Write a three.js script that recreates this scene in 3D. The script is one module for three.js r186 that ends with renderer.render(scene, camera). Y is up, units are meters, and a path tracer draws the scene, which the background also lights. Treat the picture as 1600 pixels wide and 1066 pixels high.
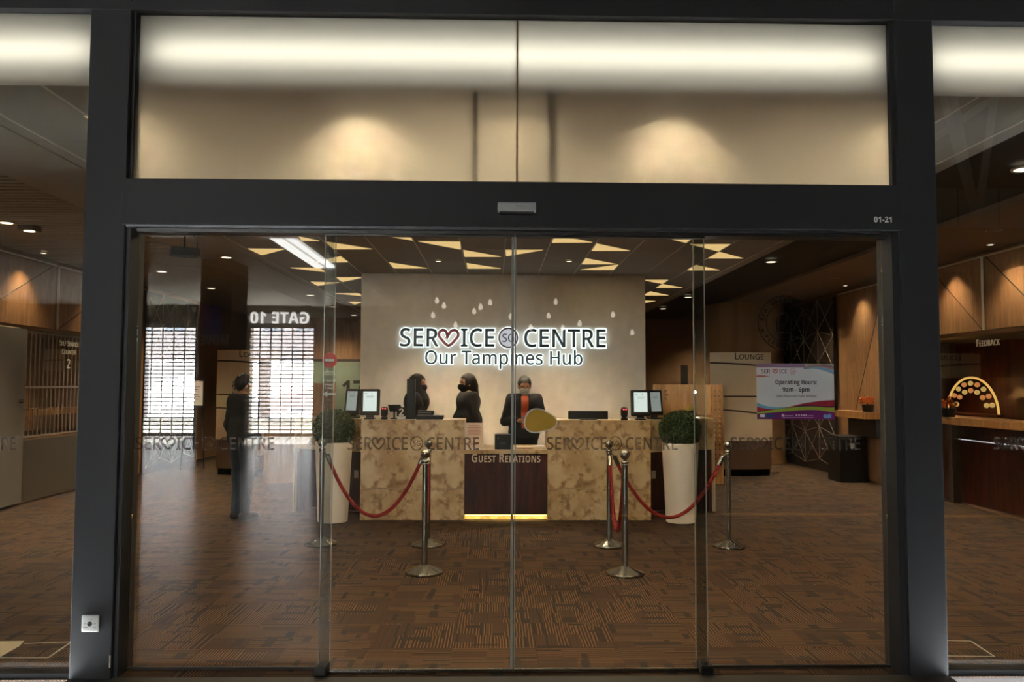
import * as THREE from 'three';
import { mergeGeometries, toCreasedNormals } from 'three/addons/utils/BufferGeometryUtils.js';
import { RoundedBoxGeometry } from 'three/addons/geometries/RoundedBoxGeometry.js';
import { TextGeometry } from 'three/addons/geometries/TextGeometry.js';
import { FontLoader } from 'three/addons/loaders/FontLoader.js';
import { RectAreaLightUniformsLib } from 'three/addons/lights/RectAreaLightUniformsLib.js';

// ------------------------------------------------------------------ camera, sky, exposure
const W = 1600, H = 1066, FOCAL = 1244;
const scene = new THREE.Scene();
const camera = new THREE.PerspectiveCamera(2 * Math.atan(H / 2 / FOCAL) * 180 / Math.PI, W / H, 0.05, 200);
camera.position.set(0, 1.588, 4.4);
camera.rotation.set(3.133 * Math.PI / 180, -1.1955 * Math.PI / 180, 0.2266 * Math.PI / 180, 'YXZ');
camera.updateMatrixWorld();
const renderer = new THREE.WebGLRenderer({ antialias: true });
renderer.toneMapping = THREE.LinearToneMapping;
renderer.toneMappingExposure = 1.0;
renderer.shadowMap.enabled = true;
RectAreaLightUniformsLib.init();
// bright overcast daylight outside the mall gates
scene.background = new THREE.Color(0.93, 0.98, 1.0);
scene.backgroundIntensity = 90;
const WARM = new THREE.Color(1.0, 0.76, 0.49), NEUTRAL = new THREE.Color(1.0, 0.87, 0.70), COOL = new THREE.Color(0.86, 0.94, 1.0);
const DOWNLIGHT = 24, PANEL_LIGHT = 3.6, COVE_LIGHT = 5;
const sun = new THREE.DirectionalLight(new THREE.Color(1.0, 0.95, 0.86), 620); // sun outside the gates, falling in through the grilles
sun.position.set(-14, 34, 52); sun.target.position.set(-8, 0, 19); sun.shadow.radius = 1; sun.castShadow = true;
Object.assign(sun.shadow.camera, { left: -30, right: 30, top: 30, bottom: -30, near: 1, far: 120 }); sun.shadow.mapSize.set(4096, 4096);
scene.add(sun, sun.target);

// ------------------------------------------------------------------ helpers
let seed = 20240611;
const rnd = () => { seed = (seed * 1664525 + 1013904223) >>> 0; return seed / 4294967296; };
const rr = (a, b) => a + (b - a) * rnd();
const hash2 = (x, y, s) => { let h = Math.imul(x | 0, 374761393) + Math.imul(y | 0, 668265263) + Math.imul(s | 0, 974634777); h = Math.imul(h ^ (h >>> 13), 1274126177); return ((h ^ (h >>> 16)) >>> 0) / 4294967296; };
const smooth = t => t * t * (3 - 2 * t);
function vnoise(x, y, s, per) { // tileable value noise
  const xi = Math.floor(x), yi = Math.floor(y), fx = smooth(x - xi), fy = smooth(y - yi), w = v => ((v % per) + per) % per;
  const a = hash2(w(xi), w(yi), s), b = hash2(w(xi + 1), w(yi), s), c = hash2(w(xi), w(yi + 1), s), d = hash2(w(xi + 1), w(yi + 1), s);
  return a + (b - a) * fx + (c - a) * fy + (a - b - c + d) * fx * fy;
}
function fbm(u, v, s, per, oct = 4) { let r = 0, a = 0.5, p = per, n = 0; for (let i = 0; i < oct; i++) { r += a * vnoise(u * p, v * p, s + i * 17, p); n += a; a *= 0.5; p *= 2; } return r / n; }
function tex(w, h, fn, srgb = true) {
  const d = new Uint8Array(w * h * 4);
  for (let j = 0; j < h; j++) for (let i = 0; i < w; i++) { const c = fn(i / w, j / h, i, j), k = (j * w + i) * 4; d[k] = c[0]; d[k + 1] = c[1]; d[k + 2] = c[2]; d[k + 3] = 255; }
  const t = new THREE.DataTexture(d, w, h); t.wrapS = t.wrapT = THREE.RepeatWrapping; t.magFilter = THREE.LinearFilter; t.minFilter = THREE.LinearMipmapLinearFilter; t.generateMipmaps = true;
  if (srgb) t.colorSpace = THREE.SRGBColorSpace; t.needsUpdate = true; return t;
}
const mixc = (a, b, t) => [a[0] + (b[0] - a[0]) * t, a[1] + (b[1] - a[1]) * t, a[2] + (b[2] - a[2]) * t];
const std = (color, roughness = 0.6, metalness = 0, more = {}) => new THREE.MeshStandardMaterial({ color, roughness, metalness, ...more });
const glow = (color, k) => new THREE.MeshStandardMaterial({ color: 0x111111, emissive: color, emissiveIntensity: k, roughness: 0.6 });
const taken = {};
const numbered = n => { const k = taken[n] = (taken[n] ?? -1) + 1; return k ? `${n}_${String(k).padStart(3, '0')}` : n; };
function mesh(name, geo, mat, parent) { const m = new THREE.Mesh(Array.isArray(geo) ? merge(geo) : geo, mat); m.name = name; if (parent) parent.add(m); return m; }
function merge(list) {
  const g = list.map(q => { const r = q.index ? q.toNonIndexed() : q.clone(); for (const k of Object.keys(r.attributes)) if (!['position', 'normal', 'uv'].includes(k)) r.deleteAttribute(k); if (!r.attributes.uv) r.setAttribute('uv', new THREE.BufferAttribute(new Float32Array(r.attributes.position.count * 2), 2)); return r; });
  return mergeGeometries(g);
}
function thing(name, label, category, p = [0, 0, 0], turn = 0, group) {
  const o = new THREE.Group(); o.name = numbered(name); o.position.set(...p); o.rotation.y = turn; scene.add(o);
  o.userData = { label, category }; if (group) o.userData.group = group; return o;
}
function single(name, geo, mat, label, category, group) {
  const m = mesh(numbered(name), geo, mat, scene); m.userData = { label, category }; if (group) m.userData.group = group; return m;
}
function struct(name, geo, mat, label, category) {
  const m = geo ? mesh(numbered(name), geo, mat, scene) : new THREE.Group(); if (!geo) { m.name = numbered(name); scene.add(m); }
  m.userData = { kind: 'structure', label, category }; return m;
}
function dup(o, p, turn, label) { const c = o.clone(); c.name = numbered(o.name.replace(/_\d{3}$/, '')); c.position.set(...p); c.rotation.y = turn; c.userData = { ...o.userData }; if (label) c.userData.label = label; scene.add(c); return c; }
const B = (w, h, d, x = 0, y = 0, z = 0) => new THREE.BoxGeometry(w, h, d).translate(x, y, z);
const BB = (x0, x1, y0, y1, z0, z1) => B(x1 - x0, y1 - y0, z1 - z0, (x0 + x1) / 2, (y0 + y1) / 2, (z0 + z1) / 2);
const RB = (w, h, d, r, x = 0, y = 0, z = 0, s = 2) => new RoundedBoxGeometry(w, h, d, s, r).translate(x, y, z);
const CY = (r0, r1, h, x = 0, y = 0, z = 0, s = 24) => new THREE.CylinderGeometry(r0, r1, h, s).translate(x, y, z);
const SP = (r, x = 0, y = 0, z = 0, a = 20, b = 14) => new THREE.SphereGeometry(r, a, b).translate(x, y, z);
const LA = (pts, s = 36) => new THREE.LatheGeometry(pts.map(p => new THREE.Vector2(p[0], p[1])), s);
function TU(pts, r, seg = 24, rad = 8) { return new THREE.TubeGeometry(new THREE.CatmullRomCurve3(pts.map(p => new THREE.Vector3(...p))), seg, r, rad); }
function bar(a, b, r, s = 8) { const A = new THREE.Vector3(...a), Bv = new THREE.Vector3(...b), d = Bv.clone().sub(A); const g = new THREE.CylinderGeometry(r, r, d.length(), s); g.applyQuaternion(new THREE.Quaternion().setFromUnitVectors(new THREE.Vector3(0, 1, 0), d.clone().normalize())); const c = A.add(Bv).multiplyScalar(0.5); return g.translate(c.x, c.y, c.z); }
function EX(pts, depth, bevel = 0, holes = []) {
  const s = new THREE.Shape(pts.map(p => new THREE.Vector2(p[0], p[1]))); for (const h of holes) s.holes.push(h);
  return new THREE.ExtrudeGeometry(s, { depth, bevelEnabled: bevel > 0, bevelSize: bevel, bevelThickness: bevel, bevelSegments: 1, curveSegments: 10 });
}
function boxUV(g, s = 1) { // uv in metres by dominant axis
  const q = g.index ? g.toNonIndexed() : g; q.computeVertexNormals(); const p = q.attributes.position, n = q.attributes.normal, uv = new Float32Array(p.count * 2);
  for (let i = 0; i < p.count; i++) { const ax = Math.abs(n.getX(i)), ay = Math.abs(n.getY(i)), az = Math.abs(n.getZ(i)); let u, v; if (ay >= ax && ay >= az) { u = p.getX(i); v = p.getZ(i); } else if (ax > az) { u = p.getZ(i); v = p.getY(i); } else { u = p.getX(i); v = p.getY(i); } uv[2 * i] = u / s; uv[2 * i + 1] = v / s; }
  q.setAttribute('uv', new THREE.BufferAttribute(uv, 2)); return q;
}
// a photo pixel gives a direction; the distance comes from the plane the thing touches
function ray(u, v) { return new THREE.Vector3((u - W / 2) / FOCAL, -(v - H / 2) / FOCAL, -1).applyQuaternion(camera.quaternion); }
function onZ(u, v, z) { const d = ray(u, v), t = (z - camera.position.z) / d.z; return camera.position.clone().addScaledVector(d, t); }
function onY(u, v, y) { const d = ray(u, v), t = (y - camera.position.y) / d.y; return camera.position.clone().addScaledVector(d, t); }

const fontR = await new FontLoader().loadAsync('fonts/droid/droid_sans_regular.typeface.json');
const fontB = await new FontLoader().loadAsync('fonts/droid/droid_sans_bold.typeface.json');
function glyph(ch, size, depth, font = fontR, off = 0) {
  const g = new TextGeometry(ch, { font, size, depth, curveSegments: 4, bevelEnabled: off !== 0, bevelSize: Math.abs(off) * 0.25, bevelOffset: off, bevelThickness: Math.abs(off) * 0.2, bevelSegments: 1 });
  return g;
}
const adv = (ch, size, font) => (font.data.glyphs[ch] ?? font.data.glyphs['?']).ha * size / font.data.resolution;
// letters of a line: [{ch, geo}], x running from 0; widths forced to fit `width` when given
function line(text, capH, depth, { font = fontR, off = 0, width, smallCaps = 0, track = 0 } = {}) {
  const size = capH / (glyph('H', 1, 0.01, font).boundingBox ?? (() => { const g = glyph('H', 1, 0.01, font); g.computeBoundingBox(); return g.boundingBox; })()).max.y;
  let x = 0; const out = [];
  for (const c of text) {
    let ch = c, s = size; if (smallCaps && /[a-z]/.test(c)) { ch = c.toUpperCase(); s = size * smallCaps; }
    if (c !== ' ') { const geo = glyph(ch, s, depth, font, off); out.push({ ch, geo: geo.translate(x, 0, 0) }); }
    x += adv(ch, s, font) + track * size;
  }
  if (width) { const k = width / x; for (const o of out) o.geo.scale(k, 1, 1); x = width; }
  out.width = x; return out;
}
const textGeo = (text, capH, depth, opt = {}) => { const l = line(text, capH, depth, opt); const g = merge(l.map(o => o.geo)); if (opt.centre) g.translate(-l.width / 2, 0, 0); return g; };
function heartPath(w, h) { return [[0.44, 0.6], [0.38, 0.82], [0.24, 0.93], [0.08, 0.84], [0.03, 0.62], [0.14, 0.42], [0.5, 0.04], [0.86, 0.42], [0.97, 0.62], [0.92, 0.84], [0.76, 0.93], [0.6, 0.84], [0.4, 0.45]].map(p => [p[0] * w, p[1] * h, 0]); }
function ribbon(pts, wd, depth) { // flat stroke along a smooth curve
  const c = new THREE.CatmullRomCurve3(pts.map(p => new THREE.Vector3(...p)), false, 'centripetal').getPoints(48), L = [], R = [];
  for (let i = 0; i < c.length; i++) { const a = c[Math.max(0, i - 1)], b = c[Math.min(c.length - 1, i + 1)], t = b.clone().sub(a).normalize(); L.push([c[i].x - t.y * wd / 2, c[i].y + t.x * wd / 2]); R.unshift([c[i].x + t.y * wd / 2, c[i].y - t.x * wd / 2]); }
  const pieces = []; for (let i = 0; i + 1 < L.length; i++) { const r = R.length - 1; pieces.push(EX([L[i], L[i + 1], R[r - i - 1], R[r - i]], depth)); }
  return merge(pieces);
}
const ringGeo = (r0, r1, depth, x = 0, y = 0) => { const s = new THREE.Shape(); s.absarc(0, 0, r1, 0, Math.PI * 2); const h = new THREE.Path(); h.absarc(0, 0, r0, 0, Math.PI * 2, true); s.holes.push(h); return new THREE.ExtrudeGeometry(s, { depth, bevelEnabled: false, curveSegments: 32 }).translate(x, y, 0); };
// the SER-heart-ICE (SG) CENTRE wordmark: list of {ch, geo}
function wordmark(capH, depth, off = 0, tail = true, font = fontR) {
  const out = []; let x = 0;
  const put = t => { const l = line(t, capH, depth, { font, off, track: 0.02 }); for (const o of l) { o.geo.translate(x, 0, 0); out.push(o); } x += l.width; };
  put('SER');
  const hw = capH * 1.22; const sw = capH * 0.135 + 2 * off;
  out.push({ ch: 'heart', geo: ribbon(heartPath(hw, capH), sw, depth).translate(x - capH * 0.03, 0, 0) }); x += hw + capH * 0.05;
  put('ICE');
  const R = capH * 0.58; x += capH * 0.16;
  out.push({ ch: 'ring', geo: ringGeo(R - capH * 0.06 - off, R + off, depth, x + R, capH / 2) });
  const sg = line('SG', capH * 0.46, depth, { font, off: off * 0.2 }); for (const o of sg) { o.small = true; o.geo.translate(x + R - sg.width / 2, capH * 0.27, 0); out.push(o); }
  x += 2 * R + capH * 0.3;
  if (tail) put('CENTRE');
  out.width = x; return out;
}

// ------------------------------------------------------------------ materials
const M = {};
M.frame = new THREE.MeshPhysicalMaterial({ color: new THREE.Color(0.027, 0.027, 0.029), roughness: 0.6, specularIntensity: 0.45 });
M.frameIn = M.frame;
M.rail = std(new THREE.Color(0.03, 0.03, 0.03), 0.35, 0.4);
M.glass = new THREE.MeshPhysicalMaterial({ color: new THREE.Color(0.95, 0.97, 0.955), roughness: 0.0, metalness: 0, transmission: 1, thickness: 0, ior: 1.55 });
M.smoked = new THREE.MeshPhysicalMaterial({ color: new THREE.Color(0.8, 0.8, 0.8), roughness: 0.05, metalness: 0, transmission: 1, thickness: 0, ior: 1.45 });
M.frost = new THREE.MeshPhysicalMaterial({ color: new THREE.Color(0.86, 0.86, 0.83), roughness: 0.96, transmission: 1, thickness: 0, ior: 1.3 });
M.edge = std(0x9aa09c, 0.3, 0.2);
M.steel = std(0xb9b6ae, 0.24, 1);
M.steelRough = new THREE.MeshPhysicalMaterial({ color: 0x8b8983, roughness: 0.26, metalness: 1, anisotropy: 0.85, anisotropyRotation: Math.PI / 2 });
M.black = std(0x0c0c0c, 0.45);
M.blackSoft = std(0x101011, 0.8);
M.white = std(0xd9d6cf, 0.55);
M.vinyl = std(0x84786f, 0.7, 0, { transparent: true, opacity: 0.38 });
const stoneTex = tex(512, 512, (u, v) => {
  const a = fbm(u, v, 3, 6, 5), b = fbm(u, v, 31, 14, 4), c = fbm(u, v, 77, 40, 2);
  let col = mixc([188, 155, 110], [218, 192, 150], smooth(Math.min(1, Math.max(0, a * 1.9 - 0.45))));
  col = mixc(col, [128, 92, 54], Math.min(1, Math.max(0, (b - 0.54) * 4.2)) * 0.75); return mixc(col, [225, 204, 166], Math.max(0, (c - 0.62)) * 1.2);
});
M.stone = std(0xffffff, 0.32, 0, { map: stoneTex });
const woodTex = (d, l, s) => tex(256, 512, (u, v) => { const g = fbm(u, v * 0.12, s, 24, 4), k = fbm(u, v * 0.4, s + 9, 64, 2); return mixc(d, l, Math.min(1, Math.max(0, g * 1.5 - 0.3 + (k - 0.5) * 0.35))); });
M.mahogany = std(0xffffff, 0.35, 0, { map: woodTex([44, 18, 12], [88, 38, 24], 5) });
M.oak = std(0xffffff, 0.5, 0, { map: woodTex([150, 104, 58], [190, 142, 88], 8) });
M.wallWood = std(0xffffff, 0.55, 0, { map: woodTex([138, 100, 66], [170, 128, 88], 12) });
const plasterTex = tex(256, 256, (u, v) => { const a = 0.92 + 0.08 * fbm(u, v, 61, 8, 4); return [230 * a, 222 * a, 212 * a]; });
M.plaster = std(0xffffff, 0.75, 0, { map: plasterTex });
M.brownWall = std(0x8a6848, 0.7); M.darkWall = std(0x3a2d24, 0.6);
M.ceilGrey = std(0xa39d96, 0.85); M.ceilDark = std(0x1f1a16, 0.8); M.ceilBrown = std(0x7c6854, 0.8); M.slat = std(0x9a9389, 0.6); M.tbar = std(0xd8d4cc, 0.5);
M.cream = std(0xdcc8ab, 0.5); M.pot = std(0xf6ebdd, 0.45);
M.rope = std(0x8e1712, 0.75);
M.lampTrim = std(0xcfc8bc, 0.4);
M.lampGlow = glow(new THREE.Color(1.0, 0.84, 0.6), 2.6);
M.panelGlow = glow(new THREE.Color(1.0, 0.66, 0.27), 0.88);

// ------------------------------------------------------------------ floor of the hall: carpet tiles
const HX0 = -6.2, HX1 = 6.2, HZ = -24, CEIL = 3.3;
const atlas = (() => { // 4 x 4 tiles of loop carpet: fine stripes in stepped bands with solid dark dashes
  const N = 2048, C = 512, d = new Float32Array(N * N * 3);
  const cols = { base: [116, 80, 50], light: [222, 172, 120], mid: [98, 62, 34], dark: [28, 16, 9], grey: [60, 45, 34] };
  for (let ty = 0; ty < 4; ty++) for (let tx = 0; tx < 4; tx++) {
    const set = (x, y, c) => { if (x < 0 || y < 0 || x >= C || y >= C) return; const k = ((ty * C + y) * N + tx * C + x) * 3; d[k] = c[0]; d[k + 1] = c[1]; d[k + 2] = c[2]; };
    let y = 0;
    while (y < C) { // bands of stripes
      const bh = 60 + Math.floor(rnd() * 150); let x = 0;
      while (x < C) {
        const bw = 90 + Math.floor(rnd() * 230), bright = rnd(), pitch = 17 + Math.floor(rnd() * 5), ph = Math.floor(rnd() * 20), strong = bright > 0.26;
        const la = strong ? cols.light : mixc(cols.base, cols.light, 0.12), ba = strong ? cols.mid : cols.base;
        for (let j = y; j < Math.min(C, y + bh); j++) for (let i = x; i < Math.min(C, x + bw); i++) {
          const s = (j + ph) % pitch, row = Math.floor((j + ph) / pitch), drop = hash2(row, x + tx * 977, ty * 31 + y) < 0.09;
          set(i, j, s < 6 ? (drop ? cols.dark : la) : s >= 11 && s < 15 && (strong || hash2(row, y, tx + 7 * ty) < 0.5) ? mixc(cols.dark, ba, strong ? 0.15 : 0.45) : drop && s < 11 ? mixc(cols.dark, ba, 0.4) : ba);
        }
        x += bw;
      }
      y += bh;
    }
    for (let k = 0; k < 3; k++) { // dark bars across the stripes
      const w = 26 + rnd() * 46, h = 60 + rnd() * 170, x0 = Math.floor(rnd() * (C - w)), y0 = Math.floor(rnd() * (C - h)), c = rnd() < 0.55 ? cols.dark : cols.grey;
      for (let j = y0; j < y0 + h; j++) for (let i = x0; i < x0 + w; i++) set(i, j, mixc(c, cols.mid, 0.2 + 0.3 * hash2(i >> 2, j >> 2, k)));
    }
  }
  const t = tex(N, N, (u, v, i, j) => { const k = (j * N + i) * 3, n = 0.86 + 0.28 * hash2(i >> 1, j >> 1, 5); return [Math.min(255, d[k] * n), Math.min(255, d[k + 1] * n), Math.min(255, d[k + 2] * n)]; });
  return t;
})();
M.carpet = std(new THREE.Color(0.22, 0.188, 0.15), 0.95, 0, { map: atlas });
M.subfloor = std(0x1c1612, 0.9);
const floor = struct('floor', null, null, 'brown striped carpet tile floor of the service hall', 'floor');
mesh('screed', BB(HX0 - 0.2, HX1 + 0.2, -0.2, -0.006, HZ, 0.0), M.subfloor, floor);
{
  const variants = []; const T = 0.5;
  for (let k = 0; k < 32; k++) {
    const g = B(T - 0.0015, 0.012, T - 0.0015, 0, -0.006, 0), uv = g.attributes.uv, cx = (k % 16) % 4, cy = Math.floor((k % 16) / 4), rot = k >= 16;
    for (let i = 0; i < uv.count; i++) { let u = uv.getX(i), v = uv.getY(i); if (rot) [u, v] = [v, 1 - u]; uv.setXY(i, (cx + 0.004 + u * 0.992) / 4, (cy + 0.004 + v * 0.992) / 4); }
    variants.push(g);
  }
  const spots = [];
  for (let z = -0.25; z > HZ; z -= T) for (let x = HX0 + 0.2; x < HX1 + 0.1; x += T) {
    const p = new THREE.Vector3(x, 0, z).project(camera), a = Math.floor(hash2(Math.round(x * 2 / 3), Math.round(z * 2 / 2), 9) * 2);
    spots.push({ x, z, seen: Math.abs(p.x) < 1.08, d: Math.hypot(x, z - 4.4), k: Math.floor(rnd() * 16) + (hash2(Math.round(x * 2), Math.round(z * 2), 4) < 0.2 ? 1 - a : a) * 16, y: rnd() * 0.0004 });
  }
  spots.sort((a, b) => (b.seen - a.seen) || a.d - b.d);
  spots.forEach((s, i) => { if (i < 300) { const m = mesh('carpet_tile', variants[s.k], M.carpet, floor); m.position.set(s.x, s.y, s.z); } });
  const rest = mesh('carpet_tiles_beyond', merge(spots.slice(300).map(s => variants[s.k].clone().translate(s.x, s.y, s.z))), M.carpet, floor); rest.userData.kind = 'stuff';
}

// ------------------------------------------------------------------ ceilings
const cB = 3.55, cA = -3.3; // edges of the panelled middle ceiling
const ceiling = struct('ceiling', null, null, 'grey panelled hall ceiling between darker bands', 'ceiling');
mesh('backing', BB(HX0 - 0.2, HX1 + 0.2, CEIL + 0.05, CEIL + 0.075, HZ, -0.13), M.ceilGrey, ceiling);
{
  const GX = 0.114, P = 0.547, R = 1.094;
  for (let i = -7; i < 7; i++) {
    const x0 = Math.max(cA, GX + i * P), x1 = Math.min(cB, GX + (i + 1) * P); if (x1 - x0 < 0.05) continue;
    const g = B(x1 - x0 - 0.008, 0.05, R - 0.006); let k = 0;
    for (let z = -0.13 - R / 2; z > -17.4; z -= R, k++) { const m = mesh('ceiling_panel', g, M.ceilGrey, ceiling); m.position.set((x0 + x1) / 2, CEIL + 0.026 + hash2(i + 20, k, 3) * 0.0015, z); }
    if (i > -7) mesh('ceiling_bar', BB(x0 - 0.006, x0 + 0.006, CEIL - 0.004, CEIL + 0.02, -17.6, -0.13), M.tbar, ceiling);
  }
  mesh('dark_band', BB(cB, 4.75, CEIL + 0.03, CEIL + 0.06, HZ, -0.13), M.ceilDark, ceiling);
  mesh('side_band', BB(-4.05, cA, CEIL - 0.005, CEIL + 0.06, HZ, -0.13), M.ceilGrey, ceiling);
  mesh('side_soffit', BB(4.75, HX1, CEIL - 0.02, CEIL + 0.06, HZ, -0.13), M.ceilBrown, ceiling);
  mesh('far_soffit', BB(cA, cB, CEIL - 0.02, CEIL + 0.05, HZ, -17.6), M.ceilDark, ceiling);
  const sg = RB(2.15, 0.035, 0.078, 0.006, 0, 0, 0, 1);
  for (let i = 0; i < 206; i++) { const m = mesh('ceiling_slat', sg, M.slat, ceiling); m.position.set(-5.125, CEIL + 0.012, -0.2 - i * 0.115); }
}
// lamps in the ceiling: triangular panels
const tris = [[[419, 357], [484, 357], [486, 362]], [[467, 369], [499, 375.5], [472, 375.5]], [[388, 388], [445, 388.5], [409, 398]], [[507.5, 376.5], [581, 388.5], [522, 388.5]], [[492.5, 409], [532.5, 400], [544, 409]],
  [[454, 418], [499, 418], [509, 424.5]], [[486, 440], [530, 441], [496, 446]], [[525.5, 433], [566, 433], [535, 440]], [[525, 458], [562, 458], [565, 462]], [[545, 471], [566, 471.5], [554, 475.5]],
  [[574, 363], [636, 363], [645, 375]], [[680, 357], [712, 357], [713, 363]], [[654, 376.5], [719, 377], [720, 389]], [[608, 409.5], [667, 418.5], [615.5, 418.5]], [[724, 390], [782.5, 400.5], [726, 400.5]],
  [[729, 410.5], [782, 419], [730.5, 419]], [[790, 390], [848, 390], [791, 399.5]], [[871, 365], [941, 366], [950, 357]], [[867.5, 366], [925, 378], [862.5, 378.5]], [[932.5, 380], [984, 391], [924.5, 391]],
  [[915, 403], [962.5, 412], [909, 412]], [[966, 413], [959, 421], [907.5, 421]], [[1022.5, 366.5], [1087.5, 366.5], [1072, 378.5]], [[1079, 381], [1141, 381], [1122.5, 392]], [[1124, 393], [1161, 403], [1106, 403]],
  [[1087.5, 413.5], [1124, 421.5], [1074, 421.5]], [[1005, 437], [1044, 437], [1035, 443]], [[1035, 443.5], [1066, 449], [1025.5, 449]], [[1016, 455], [1044.5, 461], [1005, 461]], [[1002, 469], [1024, 470], [1006, 473]]];
for (const t of tris) {
  const v = t.map(p => onY(p[0], p[1], CEIL)), c = v.reduce((a, b) => a.add(b), new THREE.Vector3()).multiplyScalar(1 / 3).clone();
  const where = c.z < -8 ? (c.x < 0 ? 'past the end of the sign wall by the green booth' : 'past the end of the sign wall by the fretwork partition') : c.x > 1.9 ? 'near the black ceiling band' : c.x < -1.5 ? 'between the sign wall and the slatted ceiling side' : c.z < -6 ? 'directly in front of the sign wall' : 'over the approach to the counter';
  const o = thing('triangular_ceiling_light', 'glowing yellow triangular ceiling panel ' + where, 'ceiling light', [0, 0, 0], 0, 'triangular panels ' + where);
  const pts = t.map(p => onY(p[0], p[1], CEIL)).map(q => [q.x, -q.z]); const cx = (pts[0][0] + pts[1][0] + pts[2][0]) / 3, cz = (pts[0][1] + pts[1][1] + pts[2][1]) / 3;
  o.position.set(cx, CEIL, -cz);
  const loc = k => pts.map(p => [(p[0] - cx) * k, (p[1] - cz) * k]);
  mesh('diffuser', EX(loc(1), 0.006).rotateX(-Math.PI / 2).translate(0, -0.010, 0), M.panelGlow, o);
  mesh('rim', EX(loc(1.04), 0.005).rotateX(-Math.PI / 2).translate(0, -0.004, 0), M.tbar, o);
  const a = Math.abs((pts[1][0] - pts[0][0]) * (pts[2][1] - pts[0][1]) - (pts[2][0] - pts[0][0]) * (pts[1][1] - pts[0][1])) / 2, s = Math.sqrt(a) * 0.8;
  const L = new THREE.RectAreaLight(new THREE.Color(1.0, 0.76, 0.46), PANEL_LIGHT, s, s); L.position.set(0, -0.02, 0); L.rotation.x = -Math.PI / 2; o.add(L);
}
for (const [x, z, f] of [[-2.4, -0.9, 1], [-1.3, -1.6, -1], [-0.2, -0.8, 1], [0.9, -1.7, 1], [2.0, -0.9, -1], [2.9, -1.8, 1], [-2.7, -2.4, -1], [-0.8, -2.6, 1], [0.4, -2.9, -1], [1.6, -2.5, 1]]) {  // extra unseen panels, added to brighten the counter fronts and pots
  const o = thing('triangular_ceiling_light', 'added fill light shaped as a triangular ceiling panel, out of view just inside the doors', 'ceiling light', [x, CEIL, z], 0, 'added fill panels just inside the doors'), t = k => [[-0.24 * k, -0.22 * f * k], [0.24 * k, -0.22 * f * k], [-0.2 * k, 0.3 * f * k]];
  mesh('diffuser', EX(t(1), 0.006).rotateX(-Math.PI / 2).translate(0, -0.010, 0), M.panelGlow, o); mesh('rim', EX(t(1.04), 0.005).rotateX(-Math.PI / 2).translate(0, -0.004, 0), M.tbar, o);
  const L = new THREE.RectAreaLight(new THREE.Color(1.0, 0.78, 0.5), PANEL_LIGHT * 12, 0.3, 0.3); L.position.set(0, -0.02, 0); L.rotation.x = -Math.PI / 2; o.add(L);
}
// round downlights: rows along the hall
function downlight(u, v, label, group, k = 1, r = 0.065) {
  const p = onY(u, v, CEIL - 0.02); const o = thing('downlight', label, 'ceiling light', [p.x, CEIL - 0.005, p.z], 0, group);
  mesh('trim_ring', LA([[r * 0.92, -0.012], [r * 1.25, -0.016], [r * 1.3, -0.008], [r * 1.3, 0.0], [r * 0.92, 0.0]]), M.lampTrim, o);
  mesh('lens', CY(r * 0.95, r * 0.95, 0.008, 0, -0.009, 0), M.lampGlow, o);
  const s = new THREE.SpotLight(WARM, DOWNLIGHT * k, 0, 0.95, 0.8, 2); s.position.set(0, -0.03, 0); s.target.position.set(0, -2, 0); s.shadow.radius = 3; o.add(s, s.target);
}
for (const q of [[10, 349], [253, 425], [330, 451]]) downlight(...q, 'round recessed downlight in the slatted ceiling strip', 'downlights in the slatted ceiling');
for (const q of [[354, 403], [485, 462], [520, 480], [553, 493]]) downlight(...q, 'round downlight in the grey ceiling band beside the slats', 'downlights beside the slatted ceiling');
for (const q of [[522, 513], [545, 517]]) downlight(...q, 'small downlight at the far end of the slatted ceiling', 'far downlights on the slatted side', 0.7);
for (const q of [[1205, 410], [1075, 465], [1036, 483]]) downlight(...q, 'round downlight in the near black ceiling band', 'downlights in the black ceiling band');
for (const q of [[1553, 360], [1303, 435], [1229, 458], [1598, 266]]) downlight(...q, 'round downlight in the brown soffit by the wood panels', 'downlights in the brown soffit');
for (const q of [[1105, 495], [1080, 502], [1058, 508], [1021, 520]]) downlight(...q, 'small downlight at the far end of the brown soffit', 'far downlights in the brown soffit', 0.8);
for (const q of [[685, 409], [889, 409]]) downlight(...q, 'tiny spot beside the ceiling light triangles above the counter', 'small spots above the counter', 1.6, 0.035);
for (const [x, zs, l, g] of [[5.88, [-3.6, -4.87, -6.1, -7.35, -8.8], 'small wall washer close to the wood panels in the brown soffit', 'wall washers in the brown soffit'], [-5.88, [-4.1, -6.0, -7.9], 'small wall washer close to the wall in the slatted ceiling', 'wall washers in the slatted ceiling']]) for (const z of zs) {
  const o = thing('wall_washer', l, 'ceiling light', [x, CEIL - 0.022, z], 0, g); mesh('trim_ring', LA([[0.03, -0.01], [0.042, -0.012], [0.044, 0.0], [0.03, 0.0]], 20), M.lampTrim, o); mesh('lens', CY(0.031, 0.031, 0.006, 0, -0.006, 0, 20), M.lampGlow, o);
  const s = new THREE.SpotLight(WARM, 5, 0, 0.8, 0.9, 2); s.position.set(0, -0.02, 0); s.target.position.set(Math.sign(x) * 0.35, -2, 0); o.add(s, s.target);
}
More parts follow.
